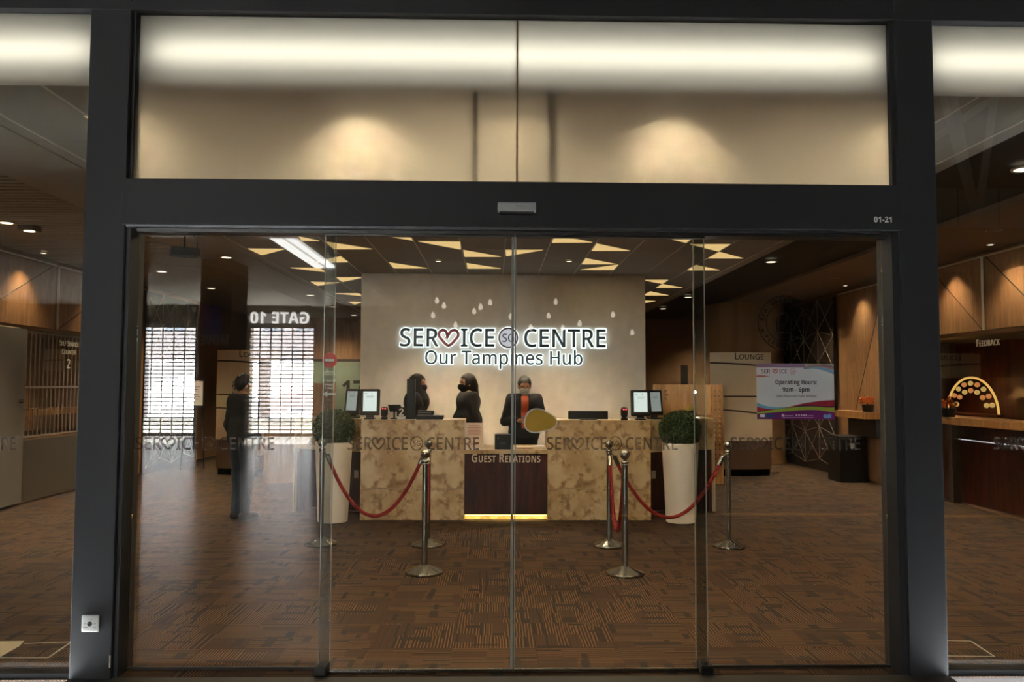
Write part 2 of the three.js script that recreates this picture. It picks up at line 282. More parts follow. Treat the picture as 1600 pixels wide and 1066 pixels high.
{ // floor stickers just behind the side windows
  const strip = (a, b) => { const A = onY(...a, 0.002), Bq = onY(...b, 0.002), L = A.distanceTo(Bq); return B(L, 0.001, 0.012).rotateY(-Math.atan2(Bq.z - A.z, Bq.x - A.x)).translate((A.x + Bq.x) / 2, 0.002, (A.z + Bq.z) / 2); }, wm = std(0xa8a39a, 0.6);
  const p = (n, l, segs) => single(n, merge(segs.map(q => strip(...q))), wm, l, 'floor marking');
  p('floor_marking', 'thin white outline on the carpet inside the lantern side window', [[[1470, 1001], [1517, 1002]], [[1517, 1002], [1554, 1026]], [[1554, 1026], [1470, 1025]]]); p('floor_marking', 'thin white outline on the carpet inside the grille side window', [[[0, 1028], [75, 1028]], [[75, 1028], [112, 1003]], [[38, 1006], [112, 1003]]]);
  const q = [[-40, 1003], [38, 1002], [30, 1010], [-2, 1028], [-70, 1029]].map(v => onY(v[0], v[1], 0.002)); single('paper_sheet', EX(q.map(v => [v.x, -v.z]), 0.001).rotateX(-Math.PI / 2).translate(0, 0.002, 0), std(0xbdb39f, 0.7), 'cream paper sheet lying on the carpet by the grille side window', 'paper');
}
{ // surface box light beside the slatted ceiling
  const p = onY(46, 361, CEIL - 0.06), o = thing('box_downlight', 'small square surface-mounted downlight under the slatted ceiling', 'ceiling light', [p.x, CEIL, p.z]);
  mesh('housing', RB(0.17, 0.06, 0.17, 0.008, 0, -0.03, 0), std(0x6b5c4c, 0.5), o); mesh('lens', CY(0.055, 0.055, 0.006, 0, -0.0625, 0), M.lampGlow, o);
  const s = new THREE.SpotLight(WARM, DOWNLIGHT, 0, 0.9, 0.8, 2); s.position.set(0, -0.08, 0); s.target.position.set(0, -2, 0); o.add(s, s.target);
}

// ------------------------------------------------------------------ hall walls
struct('wall_back', BB(HX0 - 0.2, HX1 + 0.2, 0, CEIL + 0.2, HZ - 0.2, HZ), M.darkWall, 'far brown end wall of the hall', 'wall');
struct('wall_roof', BB(HX0 - 0.2, HX1 + 0.2, 3.78, 3.9, HZ, -0.02), M.ceilGrey, 'slab above the hall ceiling', 'wall').name = 'ceiling_slab';
// side walls, each with a counter window opening near the glass front
function sideWall(s, name, X, z0, z1, y0, y1, label) { // opening z0..z1 (z0 nearer)
  const w = struct(name, null, null, label, 'wall'), a = X, b = X + s * 0.2, q = (yA, yB, zA, zB, m = M.brownWall) => BB(Math.min(a, b), Math.max(a, b), yA, yB, Math.min(zA, zB), Math.max(zA, zB));
  mesh('wall_body', [q(0, 3.9, 0, z0), q(0, 3.9, z1, HZ), q(0, y0, z0, z1), q(y1, 3.9, z0, z1)], M.brownWall, w);
  return w;
}
const wallL = sideWall(-1, 'wall_left', HX0, -6.1, -8.7, 0.84, 2.3, 'brown side wall with a grilled counter window');
const wallR = sideWall(1, 'wall_right', HX1, -4.3, -7.9, 0.0, 2.25, 'brown wood panelled side wall with a counter recess');
function wallPanel(s, z0, z1, y0, y1, mat, flip, parent) {
  const X = s < 0 ? HX0 : HX1, t = 0.035, xa = X - s * t;
  mesh('wood_panel', boxUV(BB(Math.min(X, xa), Math.max(X, xa), y0, y1, z1 + 0.02, z0 - 0.02)), mat, parent);
  const A = flip ? [y0, y1] : [y1, y0];
  mesh('diagonal_inlay', bar([xa, A[0], z0 - 0.03], [xa, A[1], z1 + 0.03], 0.006, 6), M.darkWall, parent);
  mesh('edge_frame', [BB(xa - 0.012, xa + 0.012, y0, y1, z0 - 0.02, z0), BB(xa - 0.012, xa + 0.012, y1 - 0.02, y1, z1, z0)], M.cream, parent);
}
for (let k = 0; k < 3; k++) wallPanel(1, -0.3 - k * 1.31, -1.61 - k * 1.31, 0.05, 3.24, M.wallWood, k % 2, wallR);
for (let k = 0; k < 3; k++) wallPanel(1, -4.26 - k * 1.24, -5.48 - k * 1.24, 2.3, 3.24, M.wallWood, true, wallR);
wallPanel(1, -8.0, -9.75, 0.05, 3.24, M.wallWood, false, wallR);
wallPanel(-1, -0.3, -3.0, 0.05, 3.24, M.wallWood, false, wallL); wallPanel(-1, -3.1, -6.0, 0.05, 2.3, M.cream, false, wallL);
for (let k = 0; k < 3; k++) wallPanel(-1, -3.1 - k * 1.9, -4.95 - k * 1.9, 2.34, 3.24, M.wallWood, true, wallL);
wallPanel(-1, -8.8, -9.7, 0.05, 3.24, M.wallWood, false, wallL);
// dark lattice screens further down each side wall
function lattice(s, z0, z1, y1, label) {
  const X = s < 0 ? HX0 + 0.06 : HX1 - 0.06, o = thing('lattice_screen', label, 'screen', [X, 0, (z0 + z1) / 2]), h = (z0 - z1) / 2;
  mesh('panel', BB(-0.03, 0.03, 0, y1, -h, h), std(0x2a211c, 0.5), o);
  const lm = std(0xb9ab98, 0.4, 0.3), x = -s * 0.036, n = 4, ny = 5; const P = (i, j) => [x, 0.1 + (y1 - 0.2) * j / ny + (i % 2 ? 0.12 : 0), -h + 2 * h * i / n];
  for (let i = 0; i < n; i++) for (let j = 0; j < ny; j++) { mesh('lattice_rod', bar(P(i, j), P(i + 1, j), 0.005, 5), lm, o); mesh('lattice_rod', bar(P(i, j), P(i + 1, j + 1), 0.005, 5), lm, o); mesh('lattice_rod', bar(P(i + 1, j), P(i, j + 1), 0.005, 5), lm, o); mesh('lattice_rod', bar(P(i, j), P(i, j + 1), 0.005, 5), lm, o); }
}
lattice(1, -9.85, -12.6, 3.2, 'dark wall screen with crossing pale rods behind the round column');
lattice(-1, -9.75, -12.0, 3.2, 'dark wall screen with crossing pale rods past the grilled window');

// ------------------------------------------------------------------ glass front
const X0 = -2.051, X1 = 2.276, PL = -2.273, PR = 2.49, HB = 2.464, HT = 2.722, TT = 3.69;
function mullion(x0, x1, label, name = 'facade_pillar') { const w = x1 - x0; const o = thing(name, label, 'pillar', [(x0 + x1) / 2, 0, 0]); mesh('cladding', RB(w, 4.3, 0.16, 0.004, 0, 2.15, -0.08), M.frame, o); return o; }
const pillarL = mullion(PL, X0, 'dark grey metal facade pillar carrying the key switch'), pillarR = mullion(PX(PR, 0), PR, 'dark grey metal facade pillar beside unit number 01-21');
function PX() { return X1; }
mesh('jamb', BB(0.11, 0.136, 0, HB + 0.01, -0.2, -0.02), M.frameIn, pillarL); mesh('jamb', BB(-0.145, -0.107, 0, HB + 0.01, -0.2, -0.02), M.frameIn, pillarR);
for (const [o, s] of [[pillarL, 1], [pillarR, -1]]) mesh('transom_jamb', BB(s > 0 ? 0.11 : -0.128, s > 0 ? 0.128 : -0.107, HT, TT + 0.02, -0.14, -0.03), M.frameIn, o);
mullion(-4.75, -4.55, 'dark facade pillar beyond the fixed side pane with grille view', 'facade_pillar'); mullion(4.75, 4.95, 'dark facade pillar beyond the fixed side pane with lantern view', 'facade_pillar');
struct('wall_front_outer', [BB(HX0 - 0.2, -4.75, 0, 4.3, -0.16, -0.04), BB(4.95, HX1 + 0.2, 0, 4.3, -0.16, -0.04)], M.frame, 'dark solid ends of the glass front', 'wall').name = 'wall_front';
const head = thing('top_beam', 'dark steel beam across the top of the glass front', 'beam', [0.1, TT, 0]);
mesh('beam', BB(-4.9, 4.9, 0.0, 0.6, -0.16, -0.012), M.frame, head); mesh('lip', BB(-4.9, 4.9, -0.012, 0.035, -0.12, 0.006), M.frameIn, head);
const header = thing('door_header', 'wide dark grey sliding door header box with sensor and number', 'door header', [(X0 + X1) / 2, HB, 0]);
{
  const w = X1 - X0 + 0.03, h = HT - HB; const hc0 = mesh('cover', RB(w, h, 0.2, 0.005, 0, h / 2, -0.095), M.frame, header);
  mesh('bottom_lip', BB(-w / 2 + 0.02, w / 2 - 0.02, -0.012, 0.002, -0.17, -0.006), std(0x55575a, 0.3, 0.7), header);
  mesh('track', BB(-w / 2 + 0.06, w / 2 - 0.06, -0.03, 0.0, -0.165, -0.05), M.rail, header);
  const n = onZ(1380, 347.5, 0.004); mesh('unit_number', textGeo('01-21', 0.031, 0.003, { font: fontB, width: 0.108, centre: true }).translate(n.x - (X0 + X1) / 2, n.y - HB, 0.0045), std(0xf2f2f0, 0.5), hc0);
}
{ // motion sensor
  const p = onZ(807.5, 326, 0.03), o = thing('motion_sensor', 'small silver motion sensor on the dark door header', 'sensor', [p.x, p.y, 0.006]);
  mesh('housing', RB(0.212, 0.05, 0.05, 0.006, 0, 0.006, 0.025), std(0xc6c8ca, 0.35, 0.1), o); mesh('lens', RB(0.19, 0.014, 0.04, 0.004, 0, -0.024, 0.02), M.black, o);
  mesh('maker_mark', ribbon([[-0.022, 0, 0], [-0.012, 0.006, 0], [-0.006, -0.002, 0], [0.002, 0.004, 0], [0.01, -0.001, 0], [0.022, 0.003, 0]], 0.0014, 0.0006).translate(0.012, 0.008, 0.0502), std(0x55585c, 0.5), o);
}
{ // transom frosted panes
  const mid = onZ(808, 150, -0.06).x;
  for (const [a, b, t] of [[X0 + 0.025, mid - 0.004, 'frosted transom pane over the header, on the grille side'], [mid + 0.004, X1 - 0.02, 'frosted transom pane over the header, on the lantern side']]) {
    const o = thing('frosted_window', t, 'window', [(a + b) / 2, HT, -0.07]); mesh('frosted_glass', BB(a - (a + b) / 2, b - (a + b) / 2, 0, TT - HT, -0.0035, 0.0035), M.frost, o);
  }
  const j = single('transom_joint', BB(mid - 0.004, mid + 0.004, HT, TT, -0.078, -0.064), std(0x8a6a44, 0.5), 'thin tan sealant joint between the two frosted transom panes', 'joint');
  for (const u of [742, 858]) { const p = onZ(u, 220, -0.1); single('hanger_rod', BB(p.x - 0.013, p.x + 0.013, HT, CEIL - 0.0, -0.112, -0.09), M.rail, 'dark hanger rod behind the frosted transom glass', 'rod', 'hanger rods behind the transom'); }
}
// side bays: clear pane below, frosted film above
function bay(x0, x1, side) {
  const c = (x0 + x1) / 2, w = x1 - x0, o = thing('side_window', side < 0 ? 'tall fixed shop window in front of the grilled counter' : 'tall fixed shop window in front of the lantern display', 'window', [c, 0, -0.07]);
  mesh('clear_pane', BB(-w / 2, w / 2, 0.03, 3.265, -0.005, 0.005), M.glass, o); mesh('frosted_film', BB(-w / 2, w / 2, 3.267, TT, -0.005, 0.005), M.frost, o);
  mesh('bottom_rail', RB(w, 0.05, 0.1, 0.004, 0, 0.005, 0.0), M.frame, o);
  return o;
}
const bayL = bay(-4.55, PL, -1), bayR = bay(PR, 4.75, 1);
// doors
const zF = -0.14, zS = -0.09, xm = 0.107, xl = -0.914, xr = 1.192;
function pane(name, label, x0, x1, z, cat = 'glass door') { const o = thing(name, label, cat, [(x0 + x1) / 2, 0.0, z]); const w = x1 - x0; mesh('glass_pane', BB(-w / 2, w / 2, 0.014, HB - 0.035, -0.005, 0.005), M.glass, o); o.w = w; return o; }
const doorFL = pane('fixed_door_pane', 'fixed clear glass door pane beside the key switch pillar', X0 + 0.026, xl - 0.0, zF), doorSL = pane('sliding_door', 'clear glass sliding door leaf with reversed no entry sticker', xl - 0.05, xm - 0.003, zS);
const doorSR = pane('sliding_door', 'clear glass sliding door leaf with yellow sticker', xm + 0.003, xr - 0.003, zS), doorFR = pane('fixed_door_pane', 'fixed clear glass door pane with the operating hours poster', xr - 0.055, X1 - 0.04, zF);
for (const d of [doorSL, doorSR]) { mesh('top_rail', B(d.w, 0.03, 0.03, 0, HB - 0.024, 0), M.rail, d); mesh('bottom_rail', B(d.w, 0.014, 0.02, 0, 0.014, 0), M.steelRough, d); }
for (const d of [doorFL, doorFR]) { mesh('bottom_rail', B(d.w, 0.012, 0.02, 0, 0.013, 0), M.rail, d); }
mesh('meeting_edge', BB(doorSL.w / 2 - 0.014, doorSL.w / 2, 0.02, HB - 0.035, -0.007, 0.007), M.edge, doorSL); mesh('meeting_edge', BB(-doorSR.w / 2, -doorSR.w / 2 + 0.006, 0.02, HB - 0.035, -0.007, 0.007), M.edge, doorSR);
mesh('edge_seal', BB(-doorSL.w / 2, -doorSL.w / 2 + 0.05, 0.02, HB - 0.04, -0.011, -0.007), M.smoked, doorSL); mesh('edge_seal', BB(doorSR.w / 2 - 0.055, doorSR.w / 2, 0.02, HB - 0.04, -0.011, -0.007), M.smoked, doorSR);
mesh('polished_edge', BB(doorFL.w / 2 - 0.002, doorFL.w / 2 + 0.001, 0.014, HB - 0.035, -0.006, 0.006), M.edge, doorFL); mesh('polished_edge', BB(-doorFR.w / 2 - 0.001, -doorFR.w / 2 + 0.002, 0.014, HB - 0.035, -0.006, 0.006), M.edge, doorFR);
mesh('polished_edge', BB(-doorSL.w / 2 - 0.001, -doorSL.w / 2 + 0.002, 0.014, HB - 0.035, -0.006, 0.006), M.edge, doorSL); mesh('polished_edge', BB(doorSR.w / 2 - 0.002, doorSR.w / 2 + 0.001, 0.014, HB - 0.035, -0.006, 0.006), M.edge, doorSR);
for (const [x, l] of [[xl - 0.03, 'small black floor guide under the sliding leaf with reversed sticker'], [xr - 0.02, 'small black floor guide under the sliding leaf with yellow sticker']]) { const o = thing('floor_guide', l, 'door guide', [x, 0, -0.1]); mesh('bracket', RB(0.07, 0.05, 0.1, 0.006, 0, 0.026, 0.02), M.black, o); mesh('screw', CY(0.008, 0.008, 0.004, 0.0, 0.053, 0.045, 12), M.steelRough, o); }
single('threshold', BB(PL, PR, -0.05, 0.004, -0.02, 0.14), std(0x5c5a57, 0.4, 0.6), 'brushed metal threshold strip at the sliding doors', 'threshold');
// vinyl wordmark on every pane
function vinyl(o, u0, u1, z, flipZ = 1) {
  const capH = 0.068, a = onZ(u0, 702, z), b = onZ(u1, 702, z), wm = wordmark(capH, 0.0004, 0.0012); const k = (b.x - a.x) / wm.width;
  const g = merge(wm.map(q => q.geo)).scale(k, 1, 1).translate(a.x - o.position.x, a.y - 0.001, 0.0055); mesh('frosted_lettering', g, M.vinyl, o.children[0]);
}
vinyl(doorFL, 211, 430, zF); vinyl(doorSL, 542, 750, zS); vinyl(doorSR, 853, 1060, zS); vinyl(doorFR, 1140, 1345, zF); vinyl(bayL, -175, 27, -0.07); vinyl(bayR, 1551, 1757, -0.07);

// ------------------------------------------------------------------ prints on the panes
function canvasTex(w, h, draw) { const c = document.createElement('canvas'); c.width = w; c.height = h; draw(c.getContext('2d'), w, h); const t = new THREE.CanvasTexture(c); t.colorSpace = THREE.SRGBColorSpace; t.anisotropy = 4; return t; }
function heart2d(g, x, y, w, h, lw, col) { g.strokeStyle = col; g.lineWidth = lw; g.lineJoin = g.lineCap = 'round'; g.beginPath(); const p = heartPath(w, h).map(q => [x + q[0], y + h - q[1]]); const c = new THREE.CatmullRomCurve3(p.map(q => new THREE.Vector3(q[0], q[1], 0))).getPoints(60); c.forEach((q, i) => i ? g.lineTo(q.x, q.y) : g.moveTo(q.x, q.y)); g.stroke(); }
{ // operating hours poster
  const t = canvasTex(1024, 728, (g, w, h) => {
    g.fillStyle = '#f2f3f3'; g.fillRect(0, 0, w, h);
    const band = (col, pts) => { g.fillStyle = col; g.beginPath(); pts.forEach((p, i) => i ? (p.length === 2 ? g.lineTo(...p) : g.bezierCurveTo(...p)) : g.moveTo(...p)); g.closePath(); g.fill(); };
    band('#9a7b9a', [[0, 0], [w, 0], [w, 60], [820, 20, 700, 90, 520, 70], [300, 40, 120, 50, 0, 60]]);
    band('#b9b79a', [[640, 0], [w, 0], [w, 40], [880, 0, 760, 20, 640, 40]]);
    band('#c78f8f', [[600, 60], [800, 10, 920, 70, w, 80], [w, 60], [900, 20, 760, 20, 600, 50]]);
    band('#8fbcd6', [[600, 70], [760, 40, 900, 90, w, 140], [w, 84], [880, 30, 740, 30, 600, 66]]);
    g.fillStyle = '#f4f4f4'; g.fillRect(4, 52, 620, 98);
    band('#c2564a', [[0, 160], [90, 150, 130, 168, 190, 168], [120, 178, 60, 172, 0, 174]]);
    band('#7cc0e0', [[0, 510], [180, 600, 330, 560, 520, 570], [520, 640], [0, 640]]);
    band('#a01733', [[0, 566], [260, 640, 420, 560, 620, 520], [800, 490, 900, 480, w, 476], [w, 640], [0, 640]]);
    band('#3d0c3f', [[0, 640], [150, 590, 320, 620, 560, 550], [640, 530, 760, 560, w, 556], [w, 660], [0, 660]]);
    band('#a4be3c', [[0, 640], [240, 600, 500, 560, 700, 560], [840, 560, 920, 580, w, 570], [w, 640], [700, 600, 300, 640, 0, 664]]);
    g.fillStyle = '#6d1167'; g.fillRect(0, 654, w, 74);
    band('#6d1167', [[0, 660], [240, 640, 500, 610, 720, 606], [860, 606, 940, 630, w, 636], [w, 700], [0, 700]]);
    g.fillStyle = '#161616'; g.font = '74px sans-serif'; g.textAlign = 'left'; g.fillText('SER', 60, 128); heart2d(g, 212, 72, 74, 58, 9, '#c8201e'); g.fillText('ICE', 300, 128);
    g.strokeStyle = '#c8201e'; g.lineWidth = 4; g.beginPath(); g.arc(480, 102, 38, 0, 7); g.stroke(); g.fillStyle = '#c8201e'; g.font = '40px sans-serif'; g.textAlign = 'center'; g.fillText('SG', 480, 117);
    g.fillStyle = '#111'; g.font = 'bold 78px sans-serif'; g.save(); g.translate(w * 0.51, 272); g.scale(0.86, 1); g.fillText('Operating Hours:', 0, 0); g.restore();
    g.save(); g.translate(w * 0.51, 368); g.scale(0.92, 1); g.fillText('9am - 6pm', 0, 0); g.restore();
    g.fillStyle = '#333'; g.font = '40px sans-serif'; g.save(); g.translate(w * 0.51, 438); g.scale(0.84, 1); g.fillText('(Open daily except Public Holidays)', 0, 0); g.restore();
    g.fillStyle = '#e9e4ee'; g.fillRect(42, 662, 62, 40); g.fillRect(326, 660, 34, 34); for (let k = 0; k < 5; k++) g.fillRect(510 + k * 32, 664, 22, 22);
    g.fillStyle = '#29427a'; g.fillRect(112, 664, 124, 40); g.fillStyle = '#b9a6c0'; g.fillRect(366, 674, 116, 12); g.fillRect(330, 700, 420, 6); g.fillRect(676, 674, 70, 7);
    g.fillStyle = '#6fa6d6'; g.beginPath(); g.arc(900, 686, 26, 0, 7); g.fill(); g.beginPath(); g.arc(955, 682, 28, 0, 7); g.fill(); g.fillRect(880, 688, 100, 24);
  });
  const a = onZ(1181.5, 568, zF + 0.006), b = onZ(1304, 655.5, zF + 0.006), w = b.x - a.x, h = a.y - b.y;
  const o = thing('hours_poster', 'white and purple opening hours poster on the fixed door pane', 'poster', [(a.x + b.x) / 2, b.y, zF + 0.0072]);
  const sh = mesh('sheet', B(w, h, 0.0016, 0, h / 2, 0), M.white, o); mesh('print', new THREE.PlaneGeometry(w, h).translate(0, h / 2, 0.0011), std(0xffffff, 0.5, 0, { map: t }), sh);
}
{ // round certification decal
  const c = onZ(1226, 505, zF), r = 0.158, o = thing('round_decal', 'round dark certification decal above the opening hours poster', 'sticker', [c.x, c.y, zF + 0.0058]); const dm = std(0x1c130c, 0.6, 0, { transparent: true, opacity: 0.85 });
  mesh('outer_ring', ringGeo(r - 0.004, r, 0.0004), dm, o); mesh('inner_ring', ringGeo(r * 0.68, r * 0.7, 0.0004), dm, o);
  const arc = (t, a0, a1, inward) => [...t].map((ch, i) => { if (ch === ' ') return null; const g = glyph(ch, 0.021, 0.0004, fontB); g.computeBoundingBox(); const w = g.boundingBox.max.x; g.translate(-w / 2, -0.0105, 0); const k = a0 + (a1 - a0) * i / (t.length - 1), R = r * 0.845; g.rotateZ(inward ? k + Math.PI / 2 : k - Math.PI / 2); return g.translate(R * Math.cos(k), R * Math.sin(k), 0); }).filter(Boolean);
  mesh('ring_lettering', [...arc('BCA GREEN MARK', Math.PI * 0.95, Math.PI * 0.1, false), ...arc('PLATINUM 2017', Math.PI * 1.2, Math.PI * 1.95, true)], dm, o);
  const star = []; for (let k = 0; k < 10; k++) { const R = k % 2 ? 0.006 : 0.014, q = Math.PI / 2 + k * Math.PI / 5; star.push([R * Math.cos(q) - r * 0.83, R * Math.sin(q) - 0.045]); } mesh('star', EX(star, 0.0004), dm, o);
  mesh('emblem', [EX([[-0.05, -0.06], [0.05, -0.06], [0.05, 0.03], [0, 0.07], [-0.05, 0.03]], 0.0004, 0, [new THREE.Path([[-0.04, -0.05], [0.04, -0.05], [0.04, 0.026], [0, 0.058], [-0.04, 0.026]].map(p => new THREE.Vector2(...p)))]), EX([[-0.028, 0.0], [-0.01, -0.03], [0.032, 0.034], [0.024, 0.038], [-0.01, -0.014], [-0.02, 0.004]], 0.0004)], dm, o);
}
{ // reversed no-entry sticker facing into the hall, read from behind
  const z = zS - 0.0062, c = onZ(515, 563, z), o = thing('no_entry_sticker', 'red no entry disc with reversed white lettering below', 'sticker', [c.x, c.y, z]); const wt = std(0xd8d8d4, 0.6);
  mesh('disc', CY(0.042, 0.042, 0.0006, 0, 0, 0, 40).rotateX(Math.PI / 2), std(0xc93a30, 0.5), o); mesh('bar', B(0.05, 0.013, 0.001, 0, 0, 0.0005), wt, o);
  const t = (s, y, h) => textGeo(s, h, 0.0004, { centre: true }).scale(-1, 1, 1).translate(0, y, 0.0);
  const flip = g => { const q = g.index ? g.toNonIndexed() : g, p = q.attributes.position; for (let i = 0; i < p.count; i += 3) { const a = [p.getX(i), p.getY(i), p.getZ(i)], b = [p.getX(i + 1), p.getY(i + 1), p.getZ(i + 1)]; p.setXYZ(i, ...b); p.setXYZ(i + 1, ...a); } q.computeVertexNormals(); return q; };
  mesh('lettering', [flip(t('ACCESS', -0.075, 0.013)), flip(t('Access to', -0.12, 0.013)), flip(t('Square', -0.142, 0.013)), flip(t('Gate 3', -0.162, 0.013))], wt, o);
  mesh('rule', B(0.075, 0.002, 0.0006, 0, -0.082, 0), wt, o);
  mesh('arrow', EX([[-0.035, -0.19], [-0.01, -0.172], [-0.01, -0.184], [0.035, -0.184], [0.035, -0.196], [-0.01, -0.196], [-0.01, -0.208]], 0.0006), wt, o);
}
{ // plain stand-in for a cut-out sticker
  const c = onZ(843, 658, zS), o = thing('yellow_sticker', 'plain yellow cut-out sticker with a white border on the sliding leaf', 'sticker', [c.x, c.y, zS + 0.0056]);
  const blob = k => { const p = []; for (let i = 0; i < 40; i++) { const a = i / 40 * Math.PI * 2, r = 0.076 * (1 + 0.09 * Math.cos(3 * a + 0.5) + 0.06 * Math.cos(2 * a)) + k; p.push([r * 1.12 * Math.cos(a), r * 0.9 * Math.sin(a)]); } return p; };
  mesh('border', EX(blob(0.004), 0.0006), std(0xe4e2da, 0.5), o); mesh('face', EX(blob(-0.004), 0.0006).translate(0, 0, 0.0004), std(0xd7a928, 0.5), o);
}
{ // key switch plate and tag on the pillar
  const p = onZ(142, 974, 0.004), o = thing('key_switch', 'small white key switch plate on the dark pillar', 'switch', [p.x, p.y, 0.002]);
  mesh('plate', RB(0.092, 0.09, 0.012, 0.006, 0, 0, 0.006), std(0xd4d4d0, 0.4), o); mesh('collar', CY(0.012, 0.012, 0.006, 0, 0, 0.014, 24).rotateX(0), M.steelRough, o).geometry = CY(0.012, 0.012, 0.006, 0, 0, 0).rotateX(Math.PI / 2).translate(0, 0, 0.014);
  mesh('keyhole', B(0.003, 0.012, 0.002, 0, 0, 0.0175), M.black, o); mesh('markings', [B(0.03, 0.003, 0.0006, 0, 0.024, 0.0122), B(0.012, 0.002, 0.0006, -0.026, 0, 0.0122), B(0.012, 0.002, 0.0006, 0.026, 0, 0.0122), B(0.026, 0.004, 0.0006, -0.024, -0.022, 0.0122), B(0.014, 0.003, 0.0006, 0.026, -0.022, 0.0122)], std(0x66686a, 0.5), o);
  const q = onZ(172.5, 1034, 0.002); single('edge_tag', RB(0.008, 0.065, 0.004, 0.001, X0 - 0.006, q.y, 0.002), M.white, 'thin white tag low on the edge of the dark pillar', 'tag');
}

// ------------------------------------------------------------------ cove light above the front edge of the ceiling and its scallop lights
{
  struct('cove_back', BB(-4.9, 4.9, CEIL + 0.076, 3.78, -0.75, -0.7), M.white, 'white back board of the light cove', 'wall').name = 'trim_cove';
  for (const [x0, x1, t] of [[-4.5, -2.3, 'linear cove lamp behind the frosted film over the grille view'], [-1.95, 2.2, 'linear cove lamp behind the frosted transom panes'], [2.52, 4.7, 'linear cove lamp behind the frosted film over the lantern view']]) {
    const o = thing('cove_lamp', t, 'lamp', [(x0 + x1) / 2, 3.475, -0.2]), w = x1 - x0;
    mesh('tube', CY(0.014, 0.014, w, 0, 0, 0, 12).rotateZ(Math.PI / 2), glow(new THREE.Color(1, 0.95, 0.83), 2), o); mesh('batten', RB(w, 0.03, 0.04, 0.004, 0, 0.035, -0.03), M.white, o);
    const L = new THREE.RectAreaLight(new THREE.Color(1, 0.94, 0.80), COVE_LIGHT, w, 0.06); L.position.set(0, 0, 0.02); L.rotation.y = Math.PI; o.add(L);
  }
  for (const [u, k] of [[232, 0.6], [575, 1.6], [805, 0.3], [1035, 1.6], [1365, 0.55]]) {
    const p = onZ(u, 200, -0.3), o = thing('entrance_downlight', 'warm ceiling downlight just behind the frosted transom glass', 'ceiling light', [p.x, CEIL - 0.004, -0.3], 0, 'downlights behind the transom');
    mesh('trim_ring', LA([[0.05, -0.012], [0.068, -0.016], [0.07, 0.0], [0.05, 0.0]]), M.lampTrim, o); mesh('lens', CY(0.05, 0.05, 0.008, 0, -0.009, 0), M.lampGlow, o);
    const s = new THREE.SpotLight(new THREE.Color(1, 0.74, 0.42), 8.5 * k, 0, 1.05, 1.0, 2); s.position.set(0, -0.03, 0); s.target.position.set(0, -2, 0.0); s.shadow.radius = 2; o.add(s, s.target);
  }
}

// ------------------------------------------------------------------ back wall with halo-lit sign
const ZW = -7.888;
{
  const w = struct('wall_sign', null, null, 'plain greige feature wall behind the reception counter', 'wall'); w.name = 'wall_feature';
  const x0 = -2.075, x1 = 2.327;
  mesh('wall_body', BB(x0, x1, 0, CEIL, ZW - 0.3, ZW - 0.02), M.plaster, w);
  const xs = [x0, -0.975, 0.126, 1.226, x1];
  for (let i = 0; i < 4; i++) for (const [y0, y1] of [[0, 1.36], [1.36, CEIL - 0.002]]) mesh('wall_panel', boxUV(BB(xs[i] + 0.001, xs[i + 1] - 0.001, y0 + 0.001, y1 - 0.001, ZW - 0.02, ZW)), M.plaster, w);
}
{
  const o = thing('wall_sign', 'halo-lit dark lettering SERVICE CENTRE Our Tampines Hub on the greige wall', 'sign', [0, 0, ZW]);
  const a = onZ(624, 541, ZW), b = onZ(948, 541, ZW), face = std(0x0f1716, 0.4), red = std(0x7a2a22, 0.4), ringM = std(0x4a2524, 0.4), halo = glow(new THREE.Color(0.86, 0.97, 1.0), 1.7), cap = 0.268;
  const faces = wordmark(cap, 0.02, 0.004), halos = wordmark(cap, 0.012, 0.017), k = (b.x - a.x) / faces.width;
  faces.forEach((f, i) => {
    const m = mesh('letter', f.geo.scale(k, 1, 1).translate(a.x, a.y, 0.034), f.ch === 'heart' ? red : f.ch === 'ring' ? ringM : face, o);
    if (f.ch === 'ring') { const r = cap * 0.56, g = f.geo; g.computeBoundingBox(); const q = g.boundingBox; mesh('halo_disc', CY(r, r, 0.008, 0, 0, 0, 48).rotateX(Math.PI / 2).scale(k, 1, 1).translate((q.min.x + q.max.x) / 2, (q.min.y + q.max.y) / 2, 0.02), glow(new THREE.Color(0.92, 0.9, 1.0), 0.62), m); mesh('halo_edge', ringGeo(r, r + 0.022, 0.01).scale(k, 1, 1).translate((q.min.x + q.max.x) / 2, (q.min.y + q.max.y) / 2, 0.012), halo, m); }
    else if (!f.small) mesh('halo_edge', halos[i].geo.scale(k, 1, 1).translate(a.x, a.y, 0.012), halo, m);
  });
  const c = onZ(663, 569, ZW), d = onZ(911, 569, ZW);
  const l1 = line('Our Tampines Hub', 0.205, 0.02, { off: 0.0015, width: d.x - c.x }), l2 = line('Our Tampines Hub', 0.205, 0.012, { off: 0.0125, width: d.x - c.x });
  l1.forEach((f, i) => { const m = mesh('letter', f.geo.translate(c.x, c.y, 0.034), face, o); mesh('halo_edge', l2[i].geo.translate(c.x, c.y, 0.012), halo, m); });
  for (const [y, w2, xc] of [[a.y + 0.13, b.x - a.x, (a.x + b.x) / 2], [c.y + 0.09, d.x - c.x, (c.x + d.x) / 2]]) { const L = new THREE.RectAreaLight(new THREE.Color(0.88, 0.96, 1), 0.9, w2, 0.2); L.position.set(xc, y, 0.09); L.rotation.y = 0; o.add(L); }
}

